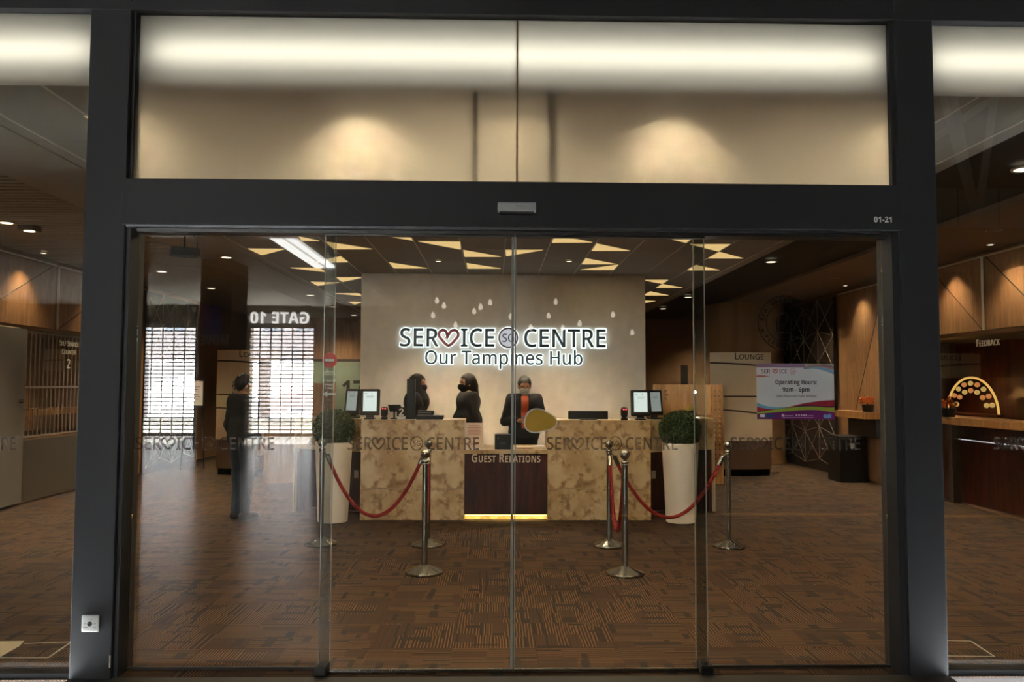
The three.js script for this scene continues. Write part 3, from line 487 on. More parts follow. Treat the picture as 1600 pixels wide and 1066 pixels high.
// ------------------------------------------------------------------ reception counter
const ZC = -5.03, CH = 1.17;
const cl = onZ(563, 760, ZC).x, cm0 = onZ(725, 760, ZC).x, cm1 = onZ(856, 760, ZC).x, cr = onZ(1017, 760, ZC).x;
function stoneBlock(x0, x1, label) {
  const o = thing('reception_counter', label, 'counter', [(x0 + x1) / 2, 0, ZC]), w = x1 - x0;
  mesh('front_panel', boxUV(RB(w, 0.78, 0.03, 0.002, 0, 0.37 + 0.388, -0.015)).translate(0, 0, 0), M.stone, o); mesh('front_panel', boxUV(RB(w, 0.364, 0.03, 0.002, 0.37, 0.182, -0.015)).translate(-0.37, 0, 0), M.stone, o);
  mesh('carcass', BB(-w / 2 + 0.005, w / 2 - 0.005, 0, CH - 0.03, -0.45, -0.03), M.mahogany, o); mesh('worktop', boxUV(RB(w + 0.004, 0.024, 0.5, 0.003, 0, CH - 0.012, -0.245)), M.stone, o);
  mesh('end_panel', boxUV(BB(-w / 2 - 0.002, -w / 2 + 0.02, 0, CH - 0.025, -0.46, -0.031)), M.stone, o); mesh('end_panel', boxUV(BB(w / 2 - 0.02, w / 2 + 0.002, 0, CH - 0.025, -0.46, -0.031)), M.stone, o); return o;
}
stoneBlock(cl, cm0, 'tall beige stone reception counter with the pole display and notice'); stoneBlock(cm1, cr, 'tall beige stone reception counter with the low black monitor');
{ // guest relations desk in the middle
  const o = thing('guest_relations_desk', 'low dark wood desk front lettered GUEST RELATIONS between the stone counters', 'desk', [(cm0 + cm1) / 2, 0, ZC]), w = cm1 - cm0 - 0.006;
  const yt = onZ(790, 709, ZC).y, yb = onZ(790, 805, ZC).y;
  mesh('front_panel', boxUV(BB(-w / 2, w / 2, yb, yt - 0.004, -0.05, -0.02)), M.mahogany, o); mesh('desk_top', boxUV(RB(w, 0.05, 0.75, 0.003, 0, yt + 0.022, -0.36)), M.stone, o);
  mesh('plinth', boxUV(BB(-w / 2, w / 2, 0, yb, -0.5, -0.09)), M.stone, o);
  const strip = mesh('light_strip', B(w - 0.02, 0.01, 0.015, 0, yb - 0.012, -0.06), glow(new THREE.Color(1, 0.7, 0.2), 5), o);
  const L = new THREE.RectAreaLight(new THREE.Color(1, 0.68, 0.22), 26, w - 0.04, 0.02); L.position.set(0, yb - 0.02, -0.06); L.rotation.x = -Math.PI / 2; o.add(L);
  const a = onZ(736, 722, ZC), b = onZ(845, 722, ZC); mesh('lettering', textGeo('Guest Relations', 0.098, 0.008, { font: fontB, smallCaps: 0.8, width: b.x - a.x }).translate(a.x - (cm0 + cm1) / 2, a.y - 0.004, -0.0195), std(0xe8d0b4, 0.45), o);
}
// splayed wings beyond each stone block
function wing(s, x, label) {
  const o = thing('counter_wing', label, 'counter', [x + s * 0.006, 0, ZC - 0.12], 0);
  const C5 = Math.cos(0.5), S5 = Math.sin(0.5), q = (x0, x1, y0, y1, z0, z1) => boxUV(BB(Math.min(s * x0, s * x1), Math.max(s * x0, s * x1), y0, y1, z0, z1)).rotateY(s * 0.5);
  const plan = [[0, 0], [1.05 * C5, 1.05 * S5], [1.05 * C5, 1.05 * S5 + 0.55], [0, 0.45]].map(p => [s * p[0], p[1]]); if (s < 0) plan.reverse();
  mesh('worktop', boxUV(EX(plan, 0.07).rotateX(-Math.PI / 2).translate(0, 1.1, 0)), M.stone, o); mesh('apron', q(0.03, 1.05, 0.78, 1.1, -0.05, -0.01), M.stone, o);
  mesh('knee_panel', boxUV(EX(plan.map(p => [p[0], p[1] + 0.3]), 0.02).rotateX(-Math.PI / 2)), M.mahogany, o); mesh('knee_back', q(0.25, 1.0, 0.0, 1.1, -0.36, -0.32), M.mahogany, o);
  mesh('end_panel', q(1.0, 1.05, 0, 1.1, -0.5, -0.05), M.mahogany, o); mesh('end_trim', q(1.05, 1.06, 0, 1.17, -0.05, 0.0), M.cream, o); mesh('socket', q(0.3, 0.36, 0.42, 0.52, -0.32, -0.31), M.white, o);
}
wing(-1, cl, 'splayed counter wing behind the planter on the no entry sticker side'); wing(1, cr, 'splayed counter wing behind the planter on the lounge screen side');
// notice stand, black box, papers
{
  const zN = ZC + 0.0 - 0.05; let a = onZ(726, 703, zN), b = onZ(755.5, 660.5, zN), w = b.x - a.x, h = b.y - a.y; const yd = onZ(790, 709, ZC).y + 0.047;
  const t = canvasTex(256, 366, (g, W2, H2) => { g.fillStyle = '#efd9c8'; g.fillRect(0, 0, W2, H2); g.fillStyle = '#c06a5c'; g.fillRect(56, 30, 150, 12); for (let k = 0; k < 7; k++) g.fillRect(30 + (k % 3) * 8, 62 + k * 17, 196 - (k % 3) * 16, 6); g.fillStyle = '#a8463c'; g.fillRect(32, 208, 14, 14); g.fillStyle = '#c88a7c'; g.fillRect(60, 210, 90, 8); g.fillRect(40, 270, 170, 7); g.fillRect(50, 288, 150, 7); g.fillRect(60, 306, 130, 7); });
  const o = thing('notice_stand', 'upright pale pink printed notice on the guest relations desk', 'notice', [(a.x + b.x) / 2, yd, zN]); mesh('board', RB(w, h - 0.01, 0.006, 0.002, 0, h / 2 - 0.005, 0), std(0xe8cfbc, 0.5), o); mesh('print', new THREE.PlaneGeometry(w * 0.97, (h - 0.01) * 0.97).translate(0, h / 2 - 0.005, 0.0035), std(0xffffff, 0.6, 0, { map: t }), o); mesh('foot', RB(w, 0.008, 0.1, 0.003, 0, 0.004, -0.02), std(0xcfc8be, 0.3), o);
  a = onZ(773, 709, zN + 0.03); b = onZ(798, 685.5, zN + 0.03); w = b.x - a.x; h = b.y - a.y;
  const c = thing('black_cube_device', 'small black cube device at the front of the guest relations desk', 'device', [(a.x + b.x) / 2, yd, zN + 0.04]); mesh('body', RB(w, h, 0.12, 0.006, 0, h / 2, -0.06), M.black, c); mesh('badge', RB(w * 0.34, 0.022, 0.002, 0.0009, 0, h * 0.42, 0.001), std(0x2f2f2f, 0.3), c); mesh('indicator', SP(0.004, -w * 0.28, h * 0.75, 0.0), M.white, c);
  const p = thing('folded_brochure', 'reddish folded brochure lying on the guest relations desk', 'brochure', [0.36, yd, ZC - 0.22]); mesh('cover', RB(0.21, 0.012, 0.12, 0.003, 0, 0.006, 0), std(0x8a4a3a, 0.6), p); mesh('pages', B(0.2, 0.004, 0.11, 0, 0.014, 0), M.white, p);
  const q = thing('paper_tray', 'cream paper tray on the guest relations desk beside the brochure', 'tray', [0.54, yd, ZC - 0.24]); mesh('tray', RB(0.13, 0.02, 0.2, 0.004, 0, 0.01, 0), M.cream, q); mesh('sheets', B(0.11, 0.01, 0.18, 0, 0.025, 0), M.white, q);
}
// tablets, scanners, monitor, pole display on the counters
const screenTex = canvasTex(256, 380, (g, w, h) => { g.fillStyle = '#f4fff8'; g.fillRect(0, 0, w, h); g.fillStyle = '#8fa39a'; g.fillRect(24, 30, 50, 9); g.beginPath(); g.arc(160, 36, 10, 0, 7); g.fill(); g.fillRect(60, 84, 140, 9); g.fillStyle = '#b4c4bb'; g.fillRect(60, 104, 150, 5); g.fillRect(60, 116, 120, 5); g.fillRect(40, 180, 60, 4); g.fillRect(40, 352, 30, 5); g.fillRect(150, 352, 24, 5); });
function kiosk(u, label, turn, bright, zoff = 0, x = null) {
  const z = ZC - 0.1 + zoff, p = onZ(u, 640, z), o = thing('tablet_kiosk', label, 'tablet', [x ?? p.x, CH, z], turn); const h = 0.315, w = 0.235;
  mesh('base', RB(0.12, 0.018, 0.14, 0.006, 0, 0.009, -0.02), M.black, o); mesh('stem', RB(0.09, 0.07, 0.03, 0.006, 0, 0.04, -0.02), M.black, o);
  const cs = mesh('casing', RB(w, h, 0.035, 0.016, 0, 0, 0).rotateX(-0.12).translate(0, 0.045 + h / 2, -0.01), M.black, o);
  mesh('screen', new THREE.PlaneGeometry(0.16, 0.235).translate(0, 0.008, 0.0182).rotateX(-0.12).translate(0, 0.045 + h / 2, -0.01), new THREE.MeshStandardMaterial({ color: 0x0, roughness: 0.3, emissive: 0xffffff, emissiveMap: screenTex, emissiveIntensity: bright }), cs);
  const L = new THREE.RectAreaLight(COOL, bright * 0.8, 0.16, 0.235); L.position.set(0, 0.05 + h / 2, 0.02); L.rotation.y = Math.PI; o.add(L);
}
kiosk(578, 'bright black tablet kiosk beside the scanner and pole display', 0.03, 0.85); kiosk(550, 'turned tablet kiosk half behind another beside the clipped bush', -0.55, 0.32, -0.28);
kiosk(1001, 'bright black tablet kiosk beside the scanner near the low monitor', -0.03, 0.85, 0); kiosk(1024, 'turned tablet kiosk half behind another beside the fretwork screen', 0.55, 0.28, -0.25);
function scanner(u, label) {
  const z = ZC - 0.06, p = onZ(u, 650, z), o = thing('barcode_scanner', label, 'scanner', [p.x, CH, z]);
  mesh('foot', LA([[0, 0], [0.042, 0], [0.04, 0.025], [0.03, 0.03], [0, 0.03]], 24), M.black, o); const hd = mesh('head', LA([[0, 0.028], [0.03, 0.03], [0.042, 0.06], [0.044, 0.11], [0.036, 0.142], [0.018, 0.152], [0, 0.153]], 24), M.black, o);
  for (const s of [-1, 1]) mesh('red_lamp', RB(0.018, 0.014, 0.01, 0.004, s * 0.014, 0.128, 0.036), glow(new THREE.Color(1, 0.08, 0.1), 2.6), hd); mesh('window', RB(0.04, 0.012, 0.006, 0.002, 0, 0.08, 0.043), std(0x333333, 0.2), hd);
  const L = new THREE.PointLight(new THREE.Color(1, 0.05, 0.08), 0.004); L.position.set(0, 0.13, 0.06); o.add(L);
}
scanner(600.5, 'black egg-shaped scanner with two red lamps beside the pole display'); scanner(975.5, 'black egg-shaped scanner with two red lamps near the low monitor');
{
  const p = onZ(616, 650, ZC - 0.15), o = thing('customer_display', 'small black tilted customer display on a pole', 'display', [p.x, CH, ZC - 0.15], 0.1);
  mesh('base', CY(0.045, 0.05, 0.014, 0, 0.007, 0), M.black, o); mesh('pole', CY(0.012, 0.012, 0.09, 0, 0.055, 0), M.black, o); mesh('panel', EX([[-0.075, 0.17], [0.065, 0.17], [0.08, 0.15], [0.07, 0.09], [-0.05, 0.09]], 0.02, 0.003).translate(0, 0, -0.01), M.blackSoft, o);
  const n = onZ(627, 650, ZC - 0.05), q = thing('counter_number_sign', 'small black and white counter sign with the number 2', 'sign', [n.x, CH, ZC - 0.05]); mesh('card', RB(0.105, 0.145, 0.01, 0.003, 0, 0.0725, 0), M.blackSoft, q); mesh('lower_band', B(0.1, 0.035, 0.002, 0, 0.02, 0.006), M.white, q); mesh('numeral', textGeo('2', 0.085, 0.002, { font: fontB, centre: true }).translate(0, 0.045, 0.005), M.white, q);
  const k = onZ(642, 650, ZC - 0.2), s = thing('slim_black_tower', 'slim tall black display tower on the stone counter', 'display', [k.x, CH, ZC - 0.2]); mesh('tower', RB(0.1, 0.48, 0.06, 0.008, 0, 0.245, 0), M.black, s); mesh('foot', RB(0.13, 0.012, 0.14, 0.004, 0, 0.006, 0), M.black, s);
  const c = onZ(672, 652, ZC - 0.14), r = thing('receipt_printer', 'low black printer with pale slots on the stone counter', 'printer', [c.x, CH, ZC - 0.16]); mesh('body', RB(0.32, 0.05, 0.22, 0.008, 0, 0.025, 0), M.black, r); mesh('upper_tray', RB(0.2, 0.05, 0.18, 0.008, -0.06, 0.075, -0.01), M.blackSoft, r); for (let j = 0; j < 3; j++) mesh('paper_slot', RB(0.16, 0.005, 0.01, 0.002, -0.06, 0.052 + j * 0.026, 0.085), std(0x8b8a86, 0.4), r);
  const m = onZ(920, 650, ZC - 0.12), t = thing('low_monitor', 'wide black monitor seen low behind the stone counter edge', 'monitor', [m.x, CH, ZC - 0.2]); mesh('panel', RB(0.48, 0.1, 0.03, 0.005, 0, 0.055, 0), M.black, t); mesh('foot', RB(0.2, 0.01, 0.14, 0.003, 0, 0.005, 0), M.black, t);
}

// ------------------------------------------------------------------ planters
const leafG = (() => { const g = new THREE.BufferGeometry(); g.setAttribute('position', new THREE.BufferAttribute(new Float32Array([0, 0, 0, 0.009, 0.012, 0.003, 0, 0.027, 0, -0.009, 0.012, 0.003]), 3)); g.setIndex([0, 1, 2, 0, 2, 3]); g.computeVertexNormals(); return g.toNonIndexed(); })();
const M_leaf = std(0x3f5230, 0.6, 0, { side: THREE.DoubleSide }), M_leaf3 = std(0x66784a, 0.55, 0, { side: THREE.DoubleSide }), M_leaf2 = std(0x26351c, 0.6, 0, { side: THREE.DoubleSide });
function planter(x, z, label, bushLabel) {
  const o = thing('planter_pot', label, 'pot', [x, 0, z]);
  mesh('pot_body', LA([[0, 0], [0.165, 0], [0.17, 0.01], [0.212, 0.9], [0.212, 0.915], [0.195, 0.915], [0.19, 0.86], [0, 0.86]], 48), M.pot, o); mesh('soil', CY(0.188, 0.188, 0.02, 0, 0.872, 0), std(0x2a1d14, 0.95), o);
  const b = thing('clipped_bush', bushLabel, 'plant', [x, 0.88, z]), N = 5500, R = 0.228;
  mesh('core', new THREE.IcosahedronGeometry(R * 0.9, 3).scale(1, 0.92, 1).translate(0, 0.185, 0), M_leaf, b); mesh('trunk', CY(0.012, 0.016, 0.1, 0, 0.03, 0, 10), M.mahogany, b);
  const sets = [[], [], []], q = new THREE.Quaternion(), up = new THREE.Vector3(0, 1, 0);
  for (let i = 0; i < N; i++) {
    const y = 1 - 2 * (i + 0.5) / N, a = i * 2.399963, s = Math.sqrt(1 - y * y), d = new THREE.Vector3(s * Math.cos(a), y, s * Math.sin(a)), bump = 1 + 0.05 * (vnoise(a * 0.8 + 40, y * 6 + 40, 8, 512) - 0.5);
    const n = d.clone().add(new THREE.Vector3(rr(-1, 1), rr(-0.6, 1), rr(-1, 1)).multiplyScalar(0.9)).normalize(), g = leafG.clone().scale(rr(0.7, 1.25), rr(0.7, 1.2), 1).rotateY(rr(0, 6.3)).applyQuaternion(q.setFromUnitVectors(up, n));
    const k = R * bump * rr(0.88, 1.05); sets[Math.floor(rnd() * 3)].push(g.translate(d.x * k, d.y * k * 0.92 + 0.185, d.z * k));
  }
  sets.forEach((l, i) => { const f = mesh('foliage', mergeGeometries(l.map(g => { g.deleteAttribute('uv'); return g; })), [M_leaf, M_leaf2, M_leaf3][i], b); f.userData.kind = 'stuff'; });
}
{ const a = onY(526, 813, 0), b = onY(1063, 815, 0); planter(a.x - 0.03, ZC - 0.02 + 0.1, 'tall tapered cream pot by the counter end with tablets and pole display', 'round clipped bush in the cream pot near the no entry sticker'); planter(b.x, ZC + 0.1, 'tall tapered cream pot by the counter end near the lounge screen', 'round clipped bush in the cream pot near the fretwork screen'); }

// ------------------------------------------------------------------ rope barrier
const posts = {};
function stanchion(key, u, v, label) {
  const p = onY(u, v, 0), o = thing('stanchion', label, 'stanchion', [p.x, 0, p.z], 0, 'steel rope stanchions'); posts[key] = p;
  mesh('base', LA([[0, 0], [0.158, 0], [0.16, 0.006], [0.16, 0.018], [0.154, 0.024], [0.06, 0.058], [0.03, 0.072], [0, 0.074]], 64), M.steelRough, o);
  const po = mesh('post', CY(0.025, 0.025, 0.87, 0, 0.495, 0), M.steelRough, o); mesh('collar', LA([[0, 0.925], [0.03, 0.925], [0.036, 0.935], [0.03, 0.945], [0.016, 0.955], [0.014, 0.968], [0, 0.97]], 28), M.steel, po);
  mesh('ball_finial', SP(0.043, 0, 1.0, 0, 24, 18), M.steel, po); mesh('hook_ring', new THREE.TorusGeometry(0.03, 0.005, 8, 20).rotateX(Math.PI / 2).translate(0, 0.915, 0), M.steel, po);
}
stanchion('fl', 663, 896, 'steel stanchion nearest the doors, on the key switch side'); stanchion('bl', 668, 853, 'steel stanchion before the stone counter with the notice'); stanchion('ll', 501, 851, 'end steel stanchion of the barrier before the no entry side planter');
stanchion('fr', 977, 898, 'steel stanchion nearest the doors, on the poster side'); stanchion('br', 952, 854, 'steel stanchion before the stone counter with the low monitor'); stanchion('rr', 1139, 855, 'end steel stanchion of the barrier on the lounge side');
function rope(a, b, sag, label) {
  const A = posts[a], Bp = posts[b], d = new THREE.Vector3().subVectors(Bp, A), len = d.length(); d.normalize(); const o = thing('barrier_rope', label, 'rope', [A.x, 0, A.z]);
  const y0 = 0.885, pts = []; for (let i = 0; i <= 24; i++) { const t = i / 24, k = 0.05 + (len - 0.1) * t; pts.push(new THREE.Vector3(d.x * k, y0 - sag * (1 - Math.pow(2 * t - 1, 2)) , d.z * k)); }
  const c = new THREE.CatmullRomCurve3(pts), fr = c.computeFrenetFrames(160), N = 160; // two twisted strands
  for (const ph of [0, Math.PI * 2 / 3, Math.PI * 4 / 3]) { const s = []; for (let i = 0; i <= N; i++) { const q = c.getPointAt(i / N), a2 = ph + c.getLength() * i / N / 0.075 * Math.PI * 2; s.push(q.addScaledVector(fr.normals[i], Math.cos(a2) * 0.0095).addScaledVector(fr.binormals[i], Math.sin(a2) * 0.0095)); } mesh('strand', new THREE.TubeGeometry(new THREE.CatmullRomCurve3(s), 200, 0.0105, 6), M.rope, o); }
  for (const [q, t] of [[pts[0], 0.02], [pts[24], 0.98]]) { const e = t < 0.5 ? pts[1] : pts[23]; mesh('end_cap', bar([q.x, q.y, q.z], [q.x + (e.x - q.x) * 0.9, q.y + (e.y - q.y) * 0.9, q.z + (e.z - q.z) * 0.9], 0.022, 14), M.steel, o); const h = t < 0.5 ? -1 : 1; mesh('hook', bar([q.x, q.y, q.z], [q.x + d.x * h * 0.03, q.y + 0.025, q.z + d.z * h * 0.03], 0.006, 8), M.steel, o); }
}
rope('ll', 'bl', 0.6, 'twisted red rope sagging before the planter on the no entry side'); rope('bl', 'fl', 0.55, 'twisted red rope running back from the stanchion on the key switch side'); rope('br', 'rr', 0.6, 'twisted red rope sagging before the planter on the lounge side'); rope('br', 'fr', 0.62, 'twisted red rope running back from the stanchion on the poster side');

// ------------------------------------------------------------------ lounge screens, round column, fretwork partitions
function pylon(x0, x1, z, label) {
  const c = (x0 + x1) / 2, w = x1 - x0, o = thing('lounge_screen', label, 'screen', [c, 0, z]), R = 1.6, half = Math.asin(w / 2 / R), top = 2.17;
  const seg = (yb, yt, name, mat, dr = 0) => { const n = 16, pos = [], idx = []; const rows = [yb, yt]; for (let i = 0; i <= n; i++) { const a = -half + 2 * half * i / n, t = i / n; for (const [r, f] of [[R + dr, 0], [R + dr, 1], [R + dr - 0.05, 1], [R + dr - 0.05, 0]]) pos.push(r * Math.sin(a), f ? rows[1](t) : rows[0](t), r * Math.cos(a) - R); } for (let i = 0; i < n; i++) for (let k = 0; k < 4; k++) { const a = i * 4 + k, b = i * 4 + (k + 1) % 4; idx.push(a, a + 4, b, b, a + 4, b + 4); } idx.push(0, 1, 2, 0, 2, 3); const e = n * 4; idx.push(e, e + 2, e + 1, e, e + 3, e + 2); const g = new THREE.BufferGeometry(); g.setAttribute('position', new THREE.BufferAttribute(new Float32Array(pos), 3)); g.setIndex(idx); const q = toCreasedNormals(g, 0.6); return mesh(name, q, mat, o); };
  const k = y => () => y, sl = (y0, y1) => t => y0 + (y1 - y0) * Math.pow(t, 1.6), g = 0.03;
  seg(sl(1.97 + g, 1.9 + g), k(top), 'curved_panel', M.cream); seg(k(1.38 + g), sl(1.97, 1.9), 'curved_panel', M.cream); seg(sl(1.15 + g, 1.05 + g), k(1.38), 'curved_panel', M.cream); seg(k(0.62), sl(1.15, 1.05), 'curved_panel', M.cream);
  seg(k(0.62), k(top - 0.02), 'backing', M.darkWall, -0.06); seg(k(0.12), k(0.62), 'base', std(0x5c4433, 0.6), -0.03); seg(k(0), k(0.12), 'plinth', M.steelRough, -0.08);
  mesh('lettering', textGeo('Lounge', 0.115, 0.01, { font: fontR, smallCaps: 0.78, width: 0.53, centre: true }).translate(0.12, 2.045, 0.004), std(0x2c2119, 0.5), o); return o;
}
const lg = onY(1113, 745, 0), lr = onY(1210, 745, 0);
pylon(lg.x, lr.x, lg.z, 'curved cream screen lettered LOUNGE in front of the round column'); pylon(-4.85, -3.76, lg.z, 'curved cream screen lettered LOUNGE with a map board on it');
single('round_column', LA([[0.82, 0], [0.84, 0.02], [0.8, 0.12], [0.8, 3.28], [0, 3.28]], 48).translate(5.25, 0, -12.3), M.wallWood, 'wide round wood-clad column behind the lounge screen', 'column');
{ // map board on the lounge screen, easel notice, teal chair, small table pole sign
  const o = thing('map_board', 'white framed grey map board hung on the lounge screen', 'picture', [-4.4, 1.2, lg.z + 0.012], 0); mesh('frame', RB(0.32, 0.46, 0.02, 0.004, 0, 0.23, 0), M.white, o);
  mesh('map', new THREE.PlaneGeometry(0.29, 0.42).translate(0, 0.23, 0.0115), std(0xffffff, 0.5, 0, { map: tex(128, 128, (u, v) => { const a = fbm(u, v, 19, 6, 3), b = fbm(u, v, 25, 12, 2); return mixc([90, 96, 108], [190, 190, 188], Math.max(0, Math.min(1, (a + b - 0.85) * 4))); }) }), o);
  const e = onY(336, 712, 0), s = thing('easel_notice', 'black easel stand holding a framed notice by the lounge screen', 'easel', [-5.6, 0, -10.6], 0.25);
  for (const k of [-1, 1]) mesh('leg', bar([k * 0.2, 0, 0.08], [k * 0.12, 1.5, 0], 0.014), M.black, s); mesh('rear_leg', bar([0, 0, -0.4], [0, 1.45, -0.02], 0.014), M.black, s); mesh('frame', RB(0.34, 0.5, 0.02, 0.004, 0, 1.4, 0.03), M.black, s); mesh('sheet', B(0.29, 0.45, 0.004, 0, 1.4, 0.042), M.white, s); mesh('print', [...Array(6)].map((_, i) => B(0.2 - (i % 2) * 0.06, 0.012, 0.001, 0, 1.52 - i * 0.045, 0.0448)), std(0x666666, 0.6), s); mesh('ledge', B(0.34, 0.02, 0.06, 0, 1.14, 0.04), M.black, s);
  const c = thing('teal_chair', 'dark teal lounge chair behind the easel notice', 'chair', [-5.0, 0, -11.6], 0.5), tm = std(0x1f4347, 0.7); mesh('seat', RB(0.5, 0.1, 0.5, 0.03, 0, 0.43, 0), tm, c); mesh('backrest', RB(0.5, 0.42, 0.08, 0.03, 0, 0.68, -0.22), tm, c); for (const [a, b] of [[-1, -1], [1, -1], [-1, 1], [1, 1]]) mesh('leg', bar([a * 0.22, 0, b * 0.22], [a * 0.18, 0.4, b * 0.18], 0.014), M.black, c);
  const q = onY(1203, 738, 0), t = thing('pole_sign_base', 'slim steel pole stand beside the lounge screen', 'stand', [q.x, 0, q.z]); mesh('base', LA([[0, 0], [0.16, 0], [0.16, 0.012], [0.03, 0.03], [0, 0.03]], 32), M.steel, t); mesh('pole', CY(0.018, 0.018, 1.15, 0, 0.6, 0), M.steel, t); mesh('cap', SP(0.022, 0, 1.18, 0), M.steel, t);
}
function fretwork(x, z, turn, label, mirror) {
  const o = thing('fretwork_partition', label, 'partition', [x, 0, z], turn), holes = [];
  const flower = (cx, cy, r) => { for (let k = 0; k < 8; k++) { const a = k * Math.PI / 4, p = new THREE.Path(); p.absellipse(cx + Math.cos(a) * r * 0.62, cy + Math.sin(a) * r * 0.62, r * 0.3, r * 0.14, 0, Math.PI * 2, true, a); holes.push(p); } };
  flower(-0.28, 1.43, 0.13); mesh('pierced_panel', EX([[-0.42, 0.2], [0.5, 0.2], [0.5, 1.6], [-0.42, 1.6]], 0.025, 0, holes), M.oak, o);
  const h2 = []; for (let i = 0; i < 16; i++) for (let j = 0; j < 2; j++) { const y = 0.3 + i * 0.078, c = -0.035 + j * 0.07, p = new THREE.Path([[c - 0.025, y], [c, y + 0.05], [c + 0.025, y]].map(q => new THREE.Vector2(...q))); h2.push(p); }
  mesh('pierced_post', EX([[-0.09, 0], [0.09, 0], [0.09, 1.6], [-0.09, 1.6]], 0.03, 0, h2).translate(0.6, 0, 0.05), M.oak, o);
  mesh('shelf', RB(0.92, 0.05, 0.3, 0.004, 0.03, 1.1, 0.16), M.oak, o); mesh('lower_panel', BB(-0.42, 0.5, 0.0, 1.08, 0.03, 0.06), M.wallWood, o);
  const p = thing('shelf_plant', label.includes('planter on') ? 'small brown dried plant on the far partition shelf' : 'small yellow-green plant on the fretwork partition shelf', 'plant', [x + 0.12 * Math.cos(turn), 1.125, z + 0.17]); mesh('bowl', LA([[0, 0], [0.07, 0], [0.1, 0.05], [0.09, 0.05], [0, 0.03]], 20), M.blackSoft, p);
  const l = []; for (let i = 0; i < 60; i++) { const a = rnd() * 6.28, e = rr(0.2, 1.2), L = rr(0.06, 0.14); const g = new THREE.ConeGeometry(0.012, L, 4).translate(0, L / 2, 0).rotateZ(e).rotateY(a).translate(0, 0.04, 0); l.push(g); } const f = mesh('leaves', l, std(mirror ? 0x7a5230 : 0xa08a2a, 0.6), p); f.userData.kind = 'stuff';
}
{ const a = onZ(1066, 650, -8.6); fretwork(a.x - 0.05, -8.6, -0.12, 'oak partition with cut flower pattern and shelf beside the lounge screen', false); const b = onZ(500, 650, -8.6); fretwork(b.x - 0.45, -8.6, 0.12, 'oak partition with cut flower pattern behind the planter on the no entry side', true); }
{ // phone holder with a bright lamp on the partition, glass booth and dark door behind
  const p = onZ(1086, 613, -8.32), o = thing('clip_lamp', 'small bright clip lamp above the fretwork partition shelf', 'lamp', [p.x, 1.125, -8.32]); const h = p.y - 1.125; mesh('stem', CY(0.008, 0.01, h, 0, h / 2, 0, 10), M.steel, o); mesh('head', SP(0.03, 0, h, 0, 14, 10), glow(new THREE.Color(1, 0.97, 0.9), 3), o); mesh('base', CY(0.04, 0.045, 0.012, 0, 0.006, 0), M.steel, o);
  const L = new THREE.PointLight(new THREE.Color(1, 0.95, 0.85), 0.5); L.position.set(0, h, 0.06); o.add(L);
  const b = thing('glass_booth', 'pale green glazed booth behind the sign wall end', 'booth', [-3.1, 0, -14]); mesh('glazed_panel', BB(-1.3, 0.9, 0, 2.1, -0.03, 0.03), std(0x8c9c8a, 0.25), b); mesh('door_panel', BB(-0.25, 0.25, 0, 2.05, 0.03, 0.045), std(0x7f8f7f, 0.3), b); mesh('cap_rail', BB(-1.35, 0.95, 2.1, 2.16, -0.05, 0.05), M.darkWall, b); mesh('wood_fascia', boxUV(BB(-1.35, 0.95, 2.16, 3.1, -0.04, 0.04)), M.wallWood, b);
  const n0 = onZ(533, 612, -13.9), n1 = onZ(566, 612, -13.9); mesh('numerals', textGeo('17', 0.42, 0.03, { font: fontB, width: (n1.x - n0.x) * 1.08 }).translate(n0.x + 3.1, 1.25, 0.05), M.black, b);
  const d = onZ(1069, 600, -16), dd = thing('dark_door', 'narrow dark door in the brown wall beyond the fretwork', 'door', [d.x, 0, -16]); mesh('leaf', BB(-0.09, 0.09, 0, 2.1, -0.03, 0.03), M.black, dd); mesh('surround', [BB(-1.6, -0.09, 0, 3.28, -0.05, 0.02), BB(0.09, 0.9, 0, 3.28, -0.05, 0.02), BB(-0.09, 0.09, 2.1, 3.28, -0.05, 0.02)], M.brownWall, dd); mesh('handle', bar([0.05, 1.0, 0.05], [0.05, 1.2, 0.05], 0.008), M.steel, dd);
}
// ceiling dome camera, projector, pendant key
{
  let p = onZ(821, 364, -0.18), o = thing('dome_camera', 'tiny black dome camera under the door header', 'camera', [p.x, HB, -0.178]); mesh('mount', CY(0.02, 0.02, 0.012, 0, -0.006, 0), M.rail, o); mesh('dome', new THREE.SphereGeometry(0.017, 20, 10, 0, Math.PI * 2, Math.PI / 2, Math.PI / 2).translate(0, -0.012, 0), M.black, o);
  p = onY(288, 396, CEIL - 0.25); o = thing('ceiling_projector', 'small dark projector hung on a rod from the ceiling', 'projector', [p.x, CEIL, p.z], 0.5); mesh('rod', CY(0.012, 0.012, 0.2, 0, -0.1, 0), M.black, o); mesh('body', RB(0.3, 0.09, 0.22, 0.015, 0, -0.24, 0), M.blackSoft, o); mesh('lens', CY(0.035, 0.035, 0.05, 0, 0, 0).rotateX(Math.PI / 2).translate(-0.08, -0.24, 0.12), M.black, o); mesh('cable', TU([[0.0, -0.02, 0], [0.12, -0.06, -0.02], [0.14, -0.16, -0.06], [0.1, -0.22, -0.09]], 0.006), M.black, o);
}

